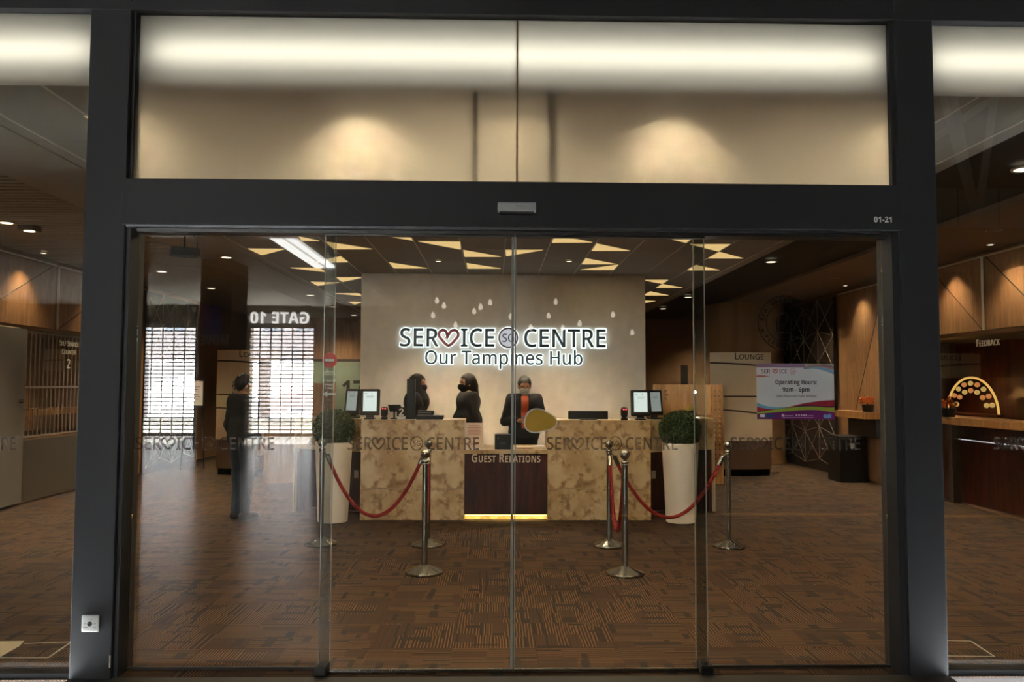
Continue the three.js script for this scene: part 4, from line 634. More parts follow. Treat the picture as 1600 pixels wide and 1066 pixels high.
// ------------------------------------------------------------------ counter windows in the side walls
{ // grilled self service window
  const z0 = -6.1, z1 = -8.7, y0 = 0.84, y1 = 2.3, n = thing('counter_niche', 'wood slatted recess behind the folding grille', 'niche', [HX0 - 0.2, 0, (z0 + z1) / 2]), hz = (z0 - z1) / 2;
  mesh('back', boxUV(BB(-0.9, -0.86, 0.6, 2.6, -hz - 0.3, hz + 0.3)), M.wallWood, n); mesh('soffit', BB(-0.9, 0, y1, y1 + 0.04, -hz - 0.3, hz + 0.3), M.brownWall, n); mesh('base', BB(-0.9, 0, y0 - 0.25, y0, -hz - 0.3, hz + 0.3), M.mahogany, n); mesh('cheek', BB(-0.9, 0, 0.6, 2.6, -hz - 0.3, -hz - 0.26), M.brownWall, n); mesh('cheek', BB(-0.9, 0, 0.6, 2.6, hz + 0.26, hz + 0.3), M.brownWall, n);
  mesh('counter_shelf', boxUV(RB(0.3, 0.1, 2 * hz, 0.004, -0.5, 1.15, 0)), M.oak, n); mesh('lettering', [textGeo('Self Service', 0.075, 0.006, { smallCaps: 0.8, centre: true }).translate(0, 2.12, 0), textGeo('Counter', 0.075, 0.006, { smallCaps: 0.8, centre: true }).translate(0, 2.0, 0), textGeo('2', 0.13, 0.006, { centre: true }).translate(0, 1.8, 0)].map(g => g.rotateY(Math.PI / 2).translate(0.226, 0, 0.15)), std(0xd9d2c4, 0.5, 0), n);
  mesh('clear_sheet', BB(0.216, 0.224, 1.75, 2.3, -0.5, 0.75), M.glass, n);
  const s = new THREE.SpotLight(WARM, 10, 0, 1.0, 0.8, 2); s.position.set(-0.5, 2.26, 0.2); s.target.position.set(-0.6, 0, 0.2); n.add(s, s.target); mesh('niche_lamp', CY(0.05, 0.05, 0.01, -0.5, 2.294, 0.2), M.lampGlow, n);
  mesh('dado_panel', BB(0.2, 0.215, 0.02, y0 - 0.01, -hz - 0.2, hz + 0.9), std(0x57524b, 0.3), n);
  const g = thing('folding_grille', 'folding steel bar grille closing the counter window', 'grille', [HX0 - 0.06, y0, (z0 + z1) / 2]), h = y1 - y0; const gm = std(0xa39a90, 0.4, 0.5);
  for (let i = 0; i <= 24; i++) mesh('bar', bar([0, 0.02, -hz + 0.05 + (2 * hz - 0.1) * i / 24], [0, h - 0.02, -hz + 0.05 + (2 * hz - 0.1) * i / 24], 0.01, 8), gm, g); for (const y of [0.025, h * 0.47, h - 0.03]) mesh('rail', BB(-0.018, 0.018, y - 0.014, y + 0.014, -hz, hz), gm, g);
  const t = thing('counter_phone', 'small dark phone on the shelf behind the folding grille', 'phone', [HX0 - 0.62, 1.205, -7.0], 1.5); mesh('base', RB(0.2, 0.05, 0.2, 0.01, 0, 0.025, 0), M.black, t); mesh('handset', RB(0.05, 0.04, 0.22, 0.015, -0.06, 0.075, 0), M.black, t);
  const d = thing('service_door', 'grey flush door panel with round knob beside the grille', 'door', [HX0 + 0.1, 0, -5.6]); mesh('leaf', BB(-0.02, 0.02, 0.05, 2.28, -0.45, 0.45), std(0x706c67, 0.5), d); mesh('knob', SP(0.03, 0.06, 1.35, -0.3), M.steel, d);
}
{ // open counter recess with lantern arch
  const z0 = -4.3, z1 = -7.9, n = thing('counter_recess', 'dark wood counter recess with a pale shelf', 'niche', [HX1 + 0.2, 0, (z0 + z1) / 2]), hz = (z0 - z1) / 2, y1 = 2.25;
  mesh('back', boxUV(BB(0.86, 0.9, 0, 2.6, -hz - 0.3, hz + 0.3)), M.mahogany, n); mesh('soffit', BB(0, 0.9, y1, y1 + 0.04, -hz - 0.3, hz + 0.3), M.darkWall, n); mesh('cheek', BB(0, 0.9, 0, 2.6, -hz - 0.3, -hz - 0.26), M.darkWall, n); mesh('cheek', BB(0, 0.9, 0, 2.6, hz + 0.26, hz + 0.3), M.darkWall, n);
  mesh('counter_shelf', boxUV(RB(0.5, 0.1, 2 * hz + 0.1, 0.004, 0.0, 1.12, 0)), M.oak, n); mesh('front_panel', boxUV(BB(0.05, 0.09, 0, 1.07, -hz, hz)), M.mahogany, n); mesh('post', BB(-0.16, -0.04, 0, 1.07, -hz + 1.4, -hz + 1.5), M.darkWall, n); mesh('recess_floor', BB(0, 0.9, -0.02, 0.0, -hz - 0.3, hz + 0.3), M.darkWall, n);
  mesh('lettering', [textGeo('Service', 0.07, 0.006, { smallCaps: 0.8, centre: true }).translate(-1.2, 2.1, 0), textGeo('Counter', 0.07, 0.006, { smallCaps: 0.8, centre: true }).translate(-1.2, 1.99, 0), textGeo('5', 0.12, 0.006, { centre: true }).translate(-1.2, 1.8, 0), textGeo('Feedback', 0.09, 0.006, { smallCaps: 0.8, centre: true }).translate(0.6, 2.1, 0)].map(g => g.rotateY(-Math.PI / 2).translate(-0.19, 0, 0)), std(0xc8bda8, 0.5), n);
  mesh('clear_sheet', BB(-0.19, -0.184, 1.7, 2.25, -hz, hz), M.glass, n);
  // arch of small lanterns
  const a = thing('lantern_arch', 'glowing gold arch strung with small lanterns in the counter recess', 'lantern', [HX1 + 0.75, 1.17, -7.1], -Math.PI / 2), R = 0.62, gm = glow(new THREE.Color(1, 0.55, 0.14), 0.9); const arc = []; for (let i = 0; i <= 28; i++) { const q = Math.PI * i / 28; arc.push([R * Math.cos(q), 0.02 + R * 0.85 * Math.sin(q), 0]); } mesh('arch_tube', TU(arc, 0.016, 60), gm, a);
  for (let r = 0; r < 2; r++) for (let i = 0; i < 9 - 2 * r; i++) { const q = Math.PI * (i + 1) / (10 - 2 * r), rr2 = R * (0.84 - 0.2 * r); const p = [rr2 * Math.cos(q), 0.02 + rr2 * 0.85 * Math.sin(q), 0.01]; mesh('lantern', SP(0.036, p[0], p[1], p[2], 12, 9), glow(i % 2 ? new THREE.Color(1, 0.35, 0.1) : new THREE.Color(1, 0.62, 0.18), 0.55), a); }
  mesh('arch_base', RB(1.3, 0.03, 0.1, 0.006, 0, 0.016, 0), M.mahogany, a); const L = new THREE.PointLight(new THREE.Color(1, 0.5, 0.15), 0.6); L.position.set(0, 0.3, 0.25); a.add(L);
  for (const [z, t] of [[-6.35, 'orange flower bunch in a black pot on the recess shelf before the arch'], [-8.35, 'orange flower in a dark pot on the far wall shelf']]) { const f = thing('flower_pot', t, 'flowers', [HX1 + (z < -8 ? -0.19 : -0.03), 1.171, z]); mesh('pot', LA([[0, 0], [0.08, 0], [0.1, 0.12], [0.09, 0.12], [0, 0.1]], 20), M.black, f); const l = []; for (let i = 0; i < 46; i++) { const v = new THREE.Vector3(rr(-1, 1), rr(0, 1), rr(-1, 1)).normalize().multiplyScalar(rr(0.05, 0.13)); l.push(new THREE.IcosahedronGeometry(0.022, 0).translate(v.x, v.y + 0.14, v.z)); } mesh('blooms', l, std(0xd0651c, 0.6), f).userData.kind = 'stuff'; mesh('stems', [...Array(5)].map((_, i) => bar([0, 0.08, 0], [0.05 * Math.cos(i * 1.26), 0.2, 0.05 * Math.sin(i * 1.26)], 0.005, 5)), std(0x3c4a20, 0.7), f); }
  const s = thing('wall_shelf', 'pale wall shelf beyond the wood column panel', 'shelf', [HX1 - 0.19, 1.06, -8.7]); mesh('shelf_board', boxUV(RB(0.3, 0.11, 1.2, 0.004, 0, 0.055, 0)), M.oak, s); mesh('bracket', BB(0.05, 0.15, -0.3, 0, -0.5, 0.5), M.darkWall, s);
  const b = thing('black_bin', 'black cabinet bin with a white label under the wall shelf', 'bin', [HX1 - 0.3, 0, -8.9]); mesh('body', RB(0.45, 0.72, 0.5, 0.01, 0, 0.36, 0), M.black, b); mesh('lid', RB(0.46, 0.04, 0.51, 0.01, 0, 0.74, 0), M.blackSoft, b); mesh('label_plate', B(0.06, 0.08, 0.003, -0.02, 0.6, 0.2515), M.white, b);
}

// ------------------------------------------------------------------ people
function surfaceNets(f, lo, hi, cell) {
  const n = [0, 1, 2].map(i => Math.ceil((hi[i] - lo[i]) / cell) + 1), id = (i, j, k) => (k * n[1] + j) * n[0] + i, F = new Float32Array(n[0] * n[1] * n[2]);
  for (let k = 0; k < n[2]; k++) for (let j = 0; j < n[1]; j++) for (let i = 0; i < n[0]; i++) F[id(i, j, k)] = f(lo[0] + i * cell, lo[1] + j * cell, lo[2] + k * cell);
  const V = new Int32Array(F.length).fill(-1), pos = [], idx = [], E = [[0, 1], [2, 3], [4, 5], [6, 7], [0, 2], [1, 3], [4, 6], [5, 7], [0, 4], [1, 5], [2, 6], [3, 7]];
  for (let k = 0; k < n[2] - 1; k++) for (let j = 0; j < n[1] - 1; j++) for (let i = 0; i < n[0] - 1; i++) {
    const c = []; let m = 0; for (let q = 0; q < 8; q++) { const v = F[id(i + (q & 1), j + ((q >> 1) & 1), k + (q >> 2))]; c.push(v); if (v < 0) m++; } if (m === 0 || m === 8) continue;
    let x = 0, y = 0, z = 0, t = 0; for (const [a, b] of E) if ((c[a] < 0) !== (c[b] < 0)) { const s = c[a] / (c[a] - c[b]); x += (a & 1) + ((b & 1) - (a & 1)) * s; y += ((a >> 1) & 1) + (((b >> 1) & 1) - ((a >> 1) & 1)) * s; z += (a >> 2) + ((b >> 2) - (a >> 2)) * s; t++; }
    V[id(i, j, k)] = pos.length / 3; pos.push(lo[0] + (i + x / t) * cell, lo[1] + (j + y / t) * cell, lo[2] + (k + z / t) * cell);
  }
  for (let k = 1; k < n[2] - 1; k++) for (let j = 1; j < n[1] - 1; j++) for (let i = 1; i < n[0] - 1; i++) {
    const a = F[id(i, j, k)] < 0; const quad = (p, q, r, s, flip) => { if (p < 0 || q < 0 || r < 0 || s < 0) return; flip ? idx.push(p, r, q, p, s, r) : idx.push(p, q, r, p, r, s); };
    if (a !== F[id(i + 1, j, k)] < 0) quad(V[id(i, j - 1, k - 1)], V[id(i, j, k - 1)], V[id(i, j, k)], V[id(i, j - 1, k)], !a);
    if (a !== F[id(i, j + 1, k)] < 0) quad(V[id(i - 1, j, k - 1)], V[id(i, j, k - 1)], V[id(i, j, k)], V[id(i - 1, j, k)], a);
    if (a !== F[id(i, j, k + 1)] < 0) quad(V[id(i - 1, j - 1, k)], V[id(i, j - 1, k)], V[id(i, j, k)], V[id(i - 1, j, k)], !a);
  }
  const g = new THREE.BufferGeometry(); g.setAttribute('position', new THREE.BufferAttribute(new Float32Array(pos), 3)); g.setIndex(idx); g.computeVertexNormals(); return g;
}
const cap = (a, b, ra, rb) => { const d = [b[0] - a[0], b[1] - a[1], b[2] - a[2]], L = d[0] * d[0] + d[1] * d[1] + d[2] * d[2] || 1e-9; return (x, y, z) => { const t = Math.max(0, Math.min(1, ((x - a[0]) * d[0] + (y - a[1]) * d[1] + (z - a[2]) * d[2]) / L)); return Math.hypot(x - a[0] - d[0] * t, y - a[1] - d[1] * t, z - a[2] - d[2] * t) - (ra + (rb - ra) * t); }; };
const ell = (c, r) => { const m = Math.min(...r); return (x, y, z) => { const q = Math.hypot((x - c[0]) / r[0], (y - c[1]) / r[1], (z - c[2]) / r[2]); return (q - 1) * m; }; };
const smin = (l, k) => (x, y, z) => { let d = 1e9; for (const f of l) { const e = f(x, y, z), h = Math.max(k - Math.abs(d - e), 0) / k; d = Math.min(d, e) - h * h * k * 0.25; } return d; };
const cut = (f, g) => (x, y, z) => Math.max(f(x, y, z), g(x, y, z));
const joinG = l => { const q = l.map(g => { const r = g.toNonIndexed(); return r; }); return mergeGeometries(q); };
function hand(wrist, dir, palmN, s) { // s: thumb side
  const D = new THREE.Vector3(...dir).normalize(), N = new THREE.Vector3(...palmN).normalize(), S = new THREE.Vector3().crossVectors(D, N).normalize().multiplyScalar(s), P = (f, b, u) => { const v = new THREE.Vector3(...wrist).addScaledVector(D, f).addScaledVector(S, b).addScaledVector(N, u); return [v.x, v.y, v.z]; };
  const fl = [cap(P(-0.02, 0, 0), P(0.02, 0, 0), 0.024, 0.026), cap(P(0.03, -0.018, 0), P(0.075, -0.024, 0), 0.018, 0.014), cap(P(0.03, 0, 0), P(0.078, 0, 0), 0.02, 0.015), cap(P(0.03, 0.018, 0), P(0.076, 0.024, 0), 0.018, 0.014)], palm = smin(fl, 0.02), fingers = [];
  [[-0.03, 0.055], [-0.01, 0.066], [0.011, 0.072], [0.031, 0.062]].forEach(([b, L]) => fingers.push(smin([cap(P(0.07, b, 0), P(0.07 + L * 0.55, b * 1.12, 0.012), 0.0095, 0.0088), cap(P(0.07 + L * 0.55, b * 1.12, 0.012), P(0.07 + L * 0.85, b * 1.1, 0.038), 0.0088, 0.0075)], 0.004)));
  fingers.push(smin([cap(P(0.015, 0.022, 0.004), P(0.05, 0.05, 0.014), 0.014, 0.0105), cap(P(0.05, 0.05, 0.014), P(0.078, 0.05, 0.026), 0.0105, 0.0085)], 0.006));
  const f = smin([palm, ...fingers], 0.007), c = P(0.05, 0, 0.01); return surfaceNets(f, c.map(v => v - 0.12), c.map(v => v + 0.12), 0.0045);
}
function person(o, { top, bottom, hairMat, skin, mask, hair = 'short', h = 1.7, arms, look = [0, 0], belly = 0, stance = 0.1, shirt }) {
  const k = h / 1.7, P = (x, y, z) => [x * k, y * k, z * k], A = arms ?? { le: P(-0.24, 1.1, -0.02), lw: P(-0.23, 0.86, 0.07), re: P(0.24, 1.1, -0.02), rw: P(0.23, 0.86, 0.07) };
  const sh = s => P(s * 0.175, 1.4, 0), hip = s => P(s * 0.085, 0.92, 0), knee = s => P(s * stance, 0.5, 0.02), ank = s => P(s * (stance + 0.005), 0.09, -0.01);
  const torso = (g) => smin([cap(P(-0.1, 1.33, 0), P(0.1, 1.33, 0), 0.115 * k + g, 0.115 * k + g), cap(P(-0.07, 1.1, 0.01), P(0.07, 1.1, 0.01), 0.115 * k + g + belly, 0.115 * k + g + belly), cap(P(-0.08, 0.95, 0), P(0.08, 0.95, 0), 0.12 * k + g, 0.12 * k + g), cap(P(-0.15, 1.4, 0), P(0.15, 1.4, 0), 0.06 * k + g, 0.06 * k + g)], 0.08);
  const arm = (s, e, w, g) => smin([cap(s, e, 0.056 * k + g, 0.044 * k + g), cap(e, w, 0.044 * k + g, 0.03 * k + g)], 0.03);
  const leg = (s, g) => smin([cap(hip(s), knee(s), 0.085 * k + g, 0.06 * k + g), cap(knee(s), ank(s), 0.058 * k + g, 0.04 * k + g)], 0.04);
  const hc = P(0, 1.575, 0.02), lo = P(-0.5, 0.02, -0.35), hi = P(0.5, 1.75, 0.6);
  const turned = g => g.translate(-hc[0], -hc[1] + 0.08, -hc[2]).rotateX(look[1]).rotateY(look[0]).translate(hc[0], hc[1] - 0.08, hc[2]);
  const bodyF = smin([torso(-0.012), arm(sh(-1), A.le, A.lw, -0.006), arm(sh(1), A.re, A.rw, -0.006), leg(-1, -0.012), leg(1, -0.012), cap(P(0, 1.4, -0.01), P(0, 1.52, 0.01), 0.06 * k, 0.052 * k)], 0.04);
  const headF = smin([ell(hc.map((v, i) => v + [0, 0.012, -0.012][i]), [0.076 * k, 0.1 * k, 0.095 * k]), ell([hc[0], hc[1] - 0.05 * k, hc[2] + 0.02], [0.058 * k, 0.07 * k, 0.07 * k]), cap([hc[0], hc[1] + 0.005, hc[2] + 0.084 * k], [hc[0], hc[1] - 0.03 * k, hc[2] + 0.1 * k], 0.009, 0.014), ell([hc[0] - 0.078 * k, hc[1] - 0.01, hc[2] - 0.01], [0.012, 0.032, 0.02]), ell([hc[0] + 0.078 * k, hc[1] - 0.01, hc[2] - 0.01], [0.012, 0.032, 0.02]), cap([hc[0] - 0.04, hc[1] + 0.028, hc[2] + 0.07 * k], [hc[0] + 0.04, hc[1] + 0.028, hc[2] + 0.07 * k], 0.014, 0.014)], 0.022);
  const dirOf = (e, w) => [w[0] - e[0], w[1] - e[1], w[2] - e[2]];
  const parts = [surfaceNets(bodyF, lo, hi, 0.017), turned(surfaceNets(headF, hc.map(v => v - 0.16), hc.map(v => v + 0.16), 0.006)), hand(A.lw, dirOf(A.le, A.lw), A.ln ?? [1, 0, 0], A.ls ?? 1), hand(A.rw, dirOf(A.re, A.rw), A.rn ?? [-1, 0, 0], A.rs ?? -1)];
  mesh('body', joinG(parts), skin, o);
  const inJ = A.open ? (x, y, z) => 0.045 - Math.abs(x) * (1) - Math.max(0, (1.2 * k - y)) * 0.0 - (z > 0 ? 0 : 1) - (y > 1.44 * k ? 1 : 0) - (y < 1.02 * k ? 1 : 0) : null;
  const jf0 = smin([torso(0.012), arm(sh(-1), A.le, A.lw, 0.014), arm(sh(1), A.re, A.rw, 0.014)], 0.03), jf = (x, y, z) => Math.max(jf0(x, y, z), 0.86 * k - y, inJ ? inJ(x, y, z) : -1, y > 1.46 * k ? y - 1.47 * k : -1, Math.min(Math.hypot(x - A.lw[0], y - A.lw[1], z - A.lw[2]) < 0.055 ? 0.03 : -1, 1), Math.hypot(x - A.rw[0], y - A.rw[1], z - A.rw[2]) < 0.055 ? 0.03 : -1);
  mesh('jacket', surfaceNets(jf, lo, hi, 0.015), top, o);
  if (shirt) mesh('shirt', surfaceNets(cut(torso(0.004), (x, y, z) => Math.max(Math.abs(x) - 0.09, 0.95 * k - y, y - 1.46 * k)), lo, hi, 0.014), shirt, o);
  mesh('trousers', surfaceNets((x, y, z) => Math.max(smin([leg(-1, 0.014), leg(1, 0.014), cap(P(-0.08, 0.94, 0), P(0.08, 0.94, 0), 0.128 * k, 0.128 * k)], 0.03)(x, y, z), y - 1.0 * k, 0.07 * k - y), lo, hi, 0.017), bottom, o);
  for (const s of [-1, 1]) mesh('shoe', surfaceNets(cut(smin([ell(P(s * (stance + 0.005), 0.05, 0.06), [0.045, 0.05, 0.13]), ell(P(s * (stance + 0.005), 0.06, -0.03), [0.04, 0.06, 0.05])], 0.03), (x, y) => -y), P(s * stance - 0.1, -0.02, -0.12), P(s * stance + 0.1, 0.16, 0.24), 0.012), M.black, o);
  const hl = hc;
  const hairF = { short: cut(ell([hl[0], hl[1] + 0.02, hl[2] - 0.018], [0.092 * k, 0.116 * k, 0.112 * k]), (x, y, z) => Math.max(-(y - hl[1] - 0.015) + Math.max(0, -(z - hl[2] + 0.02)) * -1.6, y < hl[1] + 0.065 ? z - hl[2] - 0.05 : -1)),
    long: cut(smin([ell([hl[0], hl[1] + 0.018, hl[2] - 0.02], [0.094 * k, 0.116 * k, 0.112 * k]), cap([hl[0], hl[1] - 0.05, hl[2] - 0.08], [hl[0], hl[1] - 0.3, hl[2] - 0.13], 0.075, 0.055)], 0.05), (x, y, z) => y < hl[1] + 0.06 ? z - hl[2] - 0.045 : -1),
    scarf: cut(smin([ell([hl[0], hl[1] + 0.014, hl[2] - 0.018], [0.1 * k, 0.12 * k, 0.118 * k]), cap([hl[0], hl[1] - 0.06, hl[2]], [hl[0], hl[1] - 0.2, hl[2] - 0.0], 0.09, 0.14)], 0.06), (x, y, z) => (z > hl[2] + 0.02 ? 0.068 - Math.hypot(x - hl[0], (y - hl[1] + 0.005) * 0.8) : -1)) }[hair];
  mesh(hair === 'scarf' ? 'headscarf' : 'hair', turned(surfaceNets(hairF, [hl[0] - 0.25, hl[1] - 0.42, hl[2] - 0.25], [hl[0] + 0.25, hl[1] + 0.16, hl[2] + 0.2], 0.009)), hairMat, o);
  if (mask) mesh('face_mask', turned(surfaceNets(cut(smin([ell([hl[0], hl[1] - 0.052 * k, hl[2] + 0.026], [0.066 * k, 0.068 * k, 0.085 * k]), cap([hl[0], hl[1] - 0.02, hl[2] + 0.09 * k], [hl[0], hl[1] - 0.05, hl[2] + 0.1 * k], 0.02, 0.02)], 0.03), (x, y, z) => Math.max(y - hl[1] + 0.012, hl[2] - 0.015 - z)), hl.map(v => v - 0.16), hl.map(v => v + 0.16), 0.006)), mask, o);
  for (const s of [-1, 1]) mesh('eye', turned(SP(0.009, hl[0] + s * 0.031 * k, hl[1] + 0.012, hl[2] + 0.078 * k, 10, 8)), std(0x1a1210, 0.3), o);
}
const skinM = std(0xa87a5c, 0.55), hairM = std(0x0e0b0a, 0.55), darkSuit = std(0x191717, 0.85), navy = std(0x1a1c22, 0.85), maskB = std(0x0a0a0b, 0.8), maskW = std(0xb8b6b2, 0.8);
{
  const armsFwd = { le: [-0.25, 1.12, -0.03], lw: [-0.14, 1.06, 0.2], re: [0.25, 1.12, -0.03], rw: [0.14, 1.06, 0.2], ln: [1, 0.2, 0], rn: [-1, 0.2, 0] };
  let p = onZ(651, 640, -6.05), o = thing('person', 'staff member in black headscarf and dark jacket behind the slim tower', 'person', [p.x, 0, -6.05], 1.25); person(o, { top: darkSuit, bottom: darkSuit, hairMat: std(0x0b0a0a, 0.85), skin: skinM, mask: maskB, hair: 'scarf', h: 1.72, arms: armsFwd });
  p = onZ(731, 640, -6.0); o = thing('person', 'long-haired staff member in black mask and dark jacket, standing in profile', 'person', [p.x, 0, -6.12], -1.2); person(o, { top: darkSuit, bottom: darkSuit, hairMat: std(0x120c0a, 0.5), skin: skinM, mask: maskB, hair: 'long', h: 1.73, belly: 0.045 });
  p = onZ(819, 640, -6.25); o = thing('person', 'staff member in dark jacket and orange shirt looking down at both hands', 'person', [p.x, 0, -6.25], 0.05); person(o, { top: navy, bottom: std(0x131316, 0.85), hairMat: hairM, skin: skinM, mask: maskW, hair: 'short', h: 1.7, look: [0, 0.3], shirt: std(0xc0562a, 0.75), arms: { ...armsFwd, open: true, lw: [-0.06, 1.12, 0.24], rw: [0.06, 1.12, 0.24], le: [-0.26, 1.1, 0], re: [0.26, 1.1, 0] } });
  { const v = onY(376, 813, 0), vis = thing('person', 'visitor in dark jacket and blue jeans standing on the carpet, back turned', 'person', [v.x, 0, v.z], 2.5); person(vis, { top: std(0x11161b, 0.9), bottom: std(0x1c2a38, 0.9), hairMat: hairM, skin: skinM, hair: 'short', h: 1.7, stance: 0.085 }); }
  const ph = thing('mobile_phone', 'dark phone held by the staff member in the orange shirt', 'phone', [p.x, 1.16, -6.25 + 0.33], 0.05); mesh('case', RB(0.075, 0.012, 0.15, 0.004, 0, 0, 0), M.black, ph); mesh('screen', B(0.066, 0.001, 0.14, 0, 0.0066, 0), std(0x222428, 0.2), ph);
}

// ------------------------------------------------------------------ the mall in front of the doors, seen mirrored in the glass
const ZG = -0.115, mir = z => 2 * ZG - z;
M.mallFloor = std(0x5c5a57, 0.24); M.mallWall = std(0x7d7065, 0.7); M.mallDark = std(0x4a423b, 0.8); M.mallWhite = std(0xd6d4ce, 0.8);
const MZ = mir(-19.6), MX0 = -14, MX1 = 14;
{
  const f = struct('floor_mall', BB(MX0, MX1, -0.2, -0.002, 0.14, MZ + 0.4), M.mallFloor, 'polished grey floor of the mall outside the doors', 'floor'); f.name = 'floor_mall';
  const gx = [[-10.9, -9.0], [-7.353, -5.475]], gh = 3.27;
  struct('wall_gate', [BB(MX0, -10.9, 0, 6, MZ, MZ + 0.3), BB(-9.0, -7.353, 0, 6, MZ, MZ + 0.3), BB(-5.475, MX1, 0, 9, MZ, MZ + 0.3), BB(-10.9, -9.0, gh, 6, MZ, MZ + 0.3), BB(-7.353, -5.475, gh, 6, MZ, MZ + 0.3)], M.mallWall, 'brown mall wall holding the two gates', 'wall').name = 'wall_gates';
  struct('wall_m', [BB(MX0 - 0.3, MX0, 0, 9.3, -0.3, MZ + 0.3)], M.mallDark, 'side wall of the mall on the gate side', 'wall').name = 'wall_mall_left'; struct('wall_m2', [BB(MX1, MX1 + 0.3, 0, 9.3, -0.3, MZ + 0.3)], M.mallDark, 'side wall of the mall on the stair side', 'wall').name = 'wall_mall_right';
  struct('wall_m3', [BB(MX0, HX0 - 0.2, 0, 9.3, -0.3, 0), BB(HX1 + 0.2, MX1, 0, 9.3, -0.3, 0), BB(HX0 - 0.2, HX1 + 0.2, 4.29, 9.3, -0.3, -0.02)], M.mallDark, 'dark mall wall around the glass front', 'wall').name = 'wall_mall_front';
  struct('ceiling_mall', [BB(MX0, -3.0, 3.93, 4.1, 6.5, MZ)], M.mallWhite, 'white lowered mall ceiling near the gates', 'ceiling').name = 'ceiling_mall_low'; struct('ceiling_m2', [BB(MX0, MX1, 9.0, 9.3, -0.3, MZ + 0.3), BB(-3.0, -2.8, 3.93, 9.0, 6.3, MZ), BB(MX0, -2.8, 3.93, 9.0, 6.3, 6.5)], M.mallDark, 'high dark mall ceiling', 'ceiling').name = 'ceiling_mall_high';
  gx.forEach(([a, b], g) => {
    const o = thing('roller_grille', g ? 'closed roller grille gate under the GATE 10 lettering' : 'closed roller grille gate beyond the mall column', 'gate', [(a + b) / 2, 0, MZ - 0.06]), w = b - a + 0.06, bm = std(0x6a6c6e, 0.4, 0.6);
    for (let i = 0; i <= 27; i++) mesh('slat_bar', B(w, 0.036, 0.012, 0, 0.1 + i * (gh - 0.1) / 27, 0), bm, o); for (let i = 0; i <= 6; i++) mesh('link', B(0.036, gh, 0.012, -w / 2 + w * i / 6, gh / 2, 0.02), bm, o); mesh('bottom_bar', B(w, 0.1, 0.06, 0, 0.06, 0), bm, o);
  });
  struct('ground_out', BB(-20, 2, -0.2, -0.01, MZ + 0.4, MZ + 14), std(0xc9c6bd, 0.9), 'bright pavement outside the mall gates', 'ground').name = 'floor_outside';
  const nb = thing('neighbour_building', 'pale lilac raised building across the pavement outside the gates', 'building', [-8, 0, MZ + 13]); mesh('upper_storey', BB(-9, 9, 2.7, 7, -0.2, 3), std(0xe2dce4, 0.8), nb); for (let i = 0; i < 7; i++) mesh('pier', B(0.4, 2.7, 0.4, -8.4 + i * 2.8, 1.35, 0.4), std(0xa8a4a8, 0.8), nb); for (let i = 0; i < 12; i++) mesh('window', RB(0.9, 1.2, 0.06, 0.01, -8.2 + i * 1.5, 4.6, -0.22), std(0x59616b, 0.2), nb);
  const ft = thing('floor_tape', 'yellow tape strip on the mall floor outside the doors', 'tape', [4.1, 0, 5.2]); mesh('tape', B(5.4, 0.002, 0.16, 0, 0.0, 0), std(0xd9a81c, 0.6), ft); mesh('tape_dashes', [...Array(18)].map((_, i) => B(0.16, 0.001, 0.05, -2.4 + i * 0.28, 0.0018, 0)), std(0x5a4a1a, 0.6), ft);
  const s = thing('gate_sign', 'illuminated white GATE 10 lettering over the gate', 'sign', [0, 0, MZ - 0.01]); const a = onZ(390, 505, -19.6), b = onZ(484, 505, -19.6); const t = line('GATE 10', 0.34, 0.04, { font: fontB, width: b.x - a.x }); t.forEach(q => mesh('letter', q.geo.rotateY(Math.PI).translate(b.x, a.y, 0), glow(new THREE.Color(1, 0.97, 0.92), 7), s));
  const LS = new THREE.RectAreaLight(new THREE.Color(1, 0.96, 0.9), 1, b.x - a.x, 0.3); LS.position.set((a.x + b.x) / 2, a.y + 0.15, -0.06); LS.rotation.y = 0; s.add(LS);
  const cz = mir(-10.6), c = thing('mall_column', 'broad dark mall column with a blue MOVE poster', 'column', [-5.265, 0, cz + 0.47]); mesh('cladding', RB(0.59, 3.93, 0.94, 0.01, 0, 1.965, 0), M.mallDark, c);
  mesh('poster', B(0.36, 0.62, 0.01, -0.08, 2.75, -0.476), std(0x1d4f9a, 0.4), c); mesh('poster_lettering', textGeo('MOVE', 0.2, 0.01, { font: fontB, width: 0.56, centre: true }).rotateY(Math.PI).translate(0.0, 2.3, -0.482), M.white, c);
  const k = thing('mall_linear_light', 'pair of long white linear lamps in the mall ceiling', 'ceiling light', [-3.4, 3.93, 9.4]); for (const x of [-0.13, 0.13]) mesh('diffuser', B(0.15, 0.03, 3.6, x, -0.016, 0), glow(new THREE.Color(1, 0.99, 0.96), 5.5), k); const LL = new THREE.RectAreaLight(new THREE.Color(1, 0.98, 0.94), 5, 0.4, 3.6); LL.position.set(0, -0.04, 0); LL.rotation.x = -Math.PI / 2; k.add(LL);
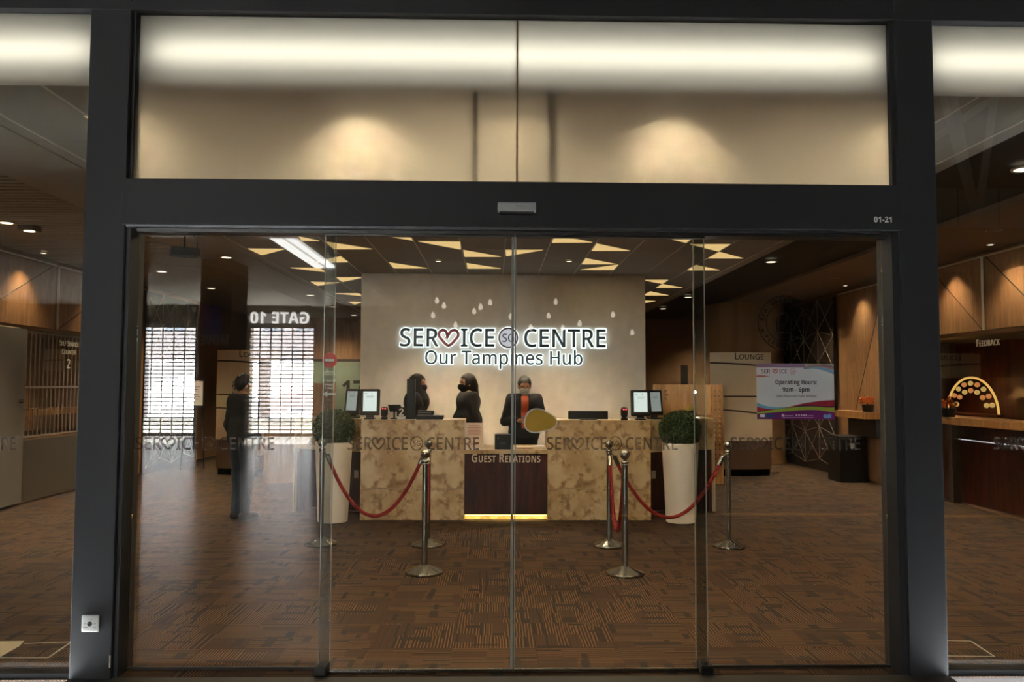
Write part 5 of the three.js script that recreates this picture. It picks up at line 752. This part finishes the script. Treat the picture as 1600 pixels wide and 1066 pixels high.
  // pendant bulbs
  for (const [u, v] of [[683, 470], [694, 478], [741, 487], [751, 480], [766, 473], [677, 493], [712, 508], [798, 495], [829, 512], [857, 494], [868, 472], [879, 513], [957, 492], [987, 520], [905, 506]]) { const p = onZ(u, v, -8.2), o = thing('pendant_bulb', 'small bare pendant bulb hanging in the mall', 'lamp', [p.x, p.y, mir(-8.2)], 0, 'pendant bulbs in the mall'); mesh('bulb', LA([[0, -0.05], [0.022, -0.045], [0.035, -0.02], [0.033, 0.005], [0.018, 0.035], [0.014, 0.05], [0, 0.05]], 16), glow(new THREE.Color(1, 0.93, 0.8), 4), o); mesh('cap', CY(0.016, 0.016, 0.04, 0, 0.07, 0, 12), M.black, o); mesh('cord', CY(0.004, 0.004, 9 - p.y - 0.09, 0, (9 - p.y) / 2 + 0.045, 0, 6), M.black, o); const L = new THREE.PointLight(new THREE.Color(1, 0.85, 0.62), 0.25); L.position.set(0, 0, 0); o.add(L); }
  // upper gallery with balustrade and white struts
  const zb = mir(-14), u0 = onZ(1462, 318, -14), gl = thing('upper_gallery', 'upper mall gallery with glass balustrade', 'balcony', [11.2, 5.2, zb]); mesh('slab', BB(-2.4, 2.4, -0.5, 0, -0.3, 3), M.mallDark, gl); mesh('handrail', bar([-2.4, 1.05, -0.25], [2.4, 1.05, -0.25], 0.03), M.steel, gl); for (let i = 0; i < 6; i++) { mesh('baluster', bar([-2.4 + i * 0.96, 0, -0.25], [-2.4 + i * 0.96, 1.05, -0.25], 0.02), M.black, gl); if (i < 5) mesh('glass_infill', B(0.9, 0.9, 0.012, -1.92 + i * 0.96, 0.52, -0.25), std(0x9fc0c8, 0.2), gl); }
  const tr = thing('white_struts', 'white branching steel struts under the mall roof', 'truss', [11, 5.2, zb - 1]); for (const [a2, b2] of [[[-0.3, 0, 0], [-1.2, 3.7, 0]], [[-0.3, 0, 0], [0.3, 3.7, 0]], [[-0.3, 0, 0], [-0.5, 3.7, 0.6]], [[1.6, 0.2, 0], [2.1, 3.7, 0]], [[-1.4, 1.8, 0], [1.4, 3.7, 0]]]) mesh('strut', bar(a2, b2, 0.08, 12), M.mallWhite, tr);
}
// ------------------------------------------------------------------ shadows, hand over
scene.traverse(o => { if (o.isMesh) { o.castShadow = true; o.receiveShadow = true; } else if (o.isLight && !o.isRectAreaLight) o.castShadow = true; });
renderer.render(scene, camera);
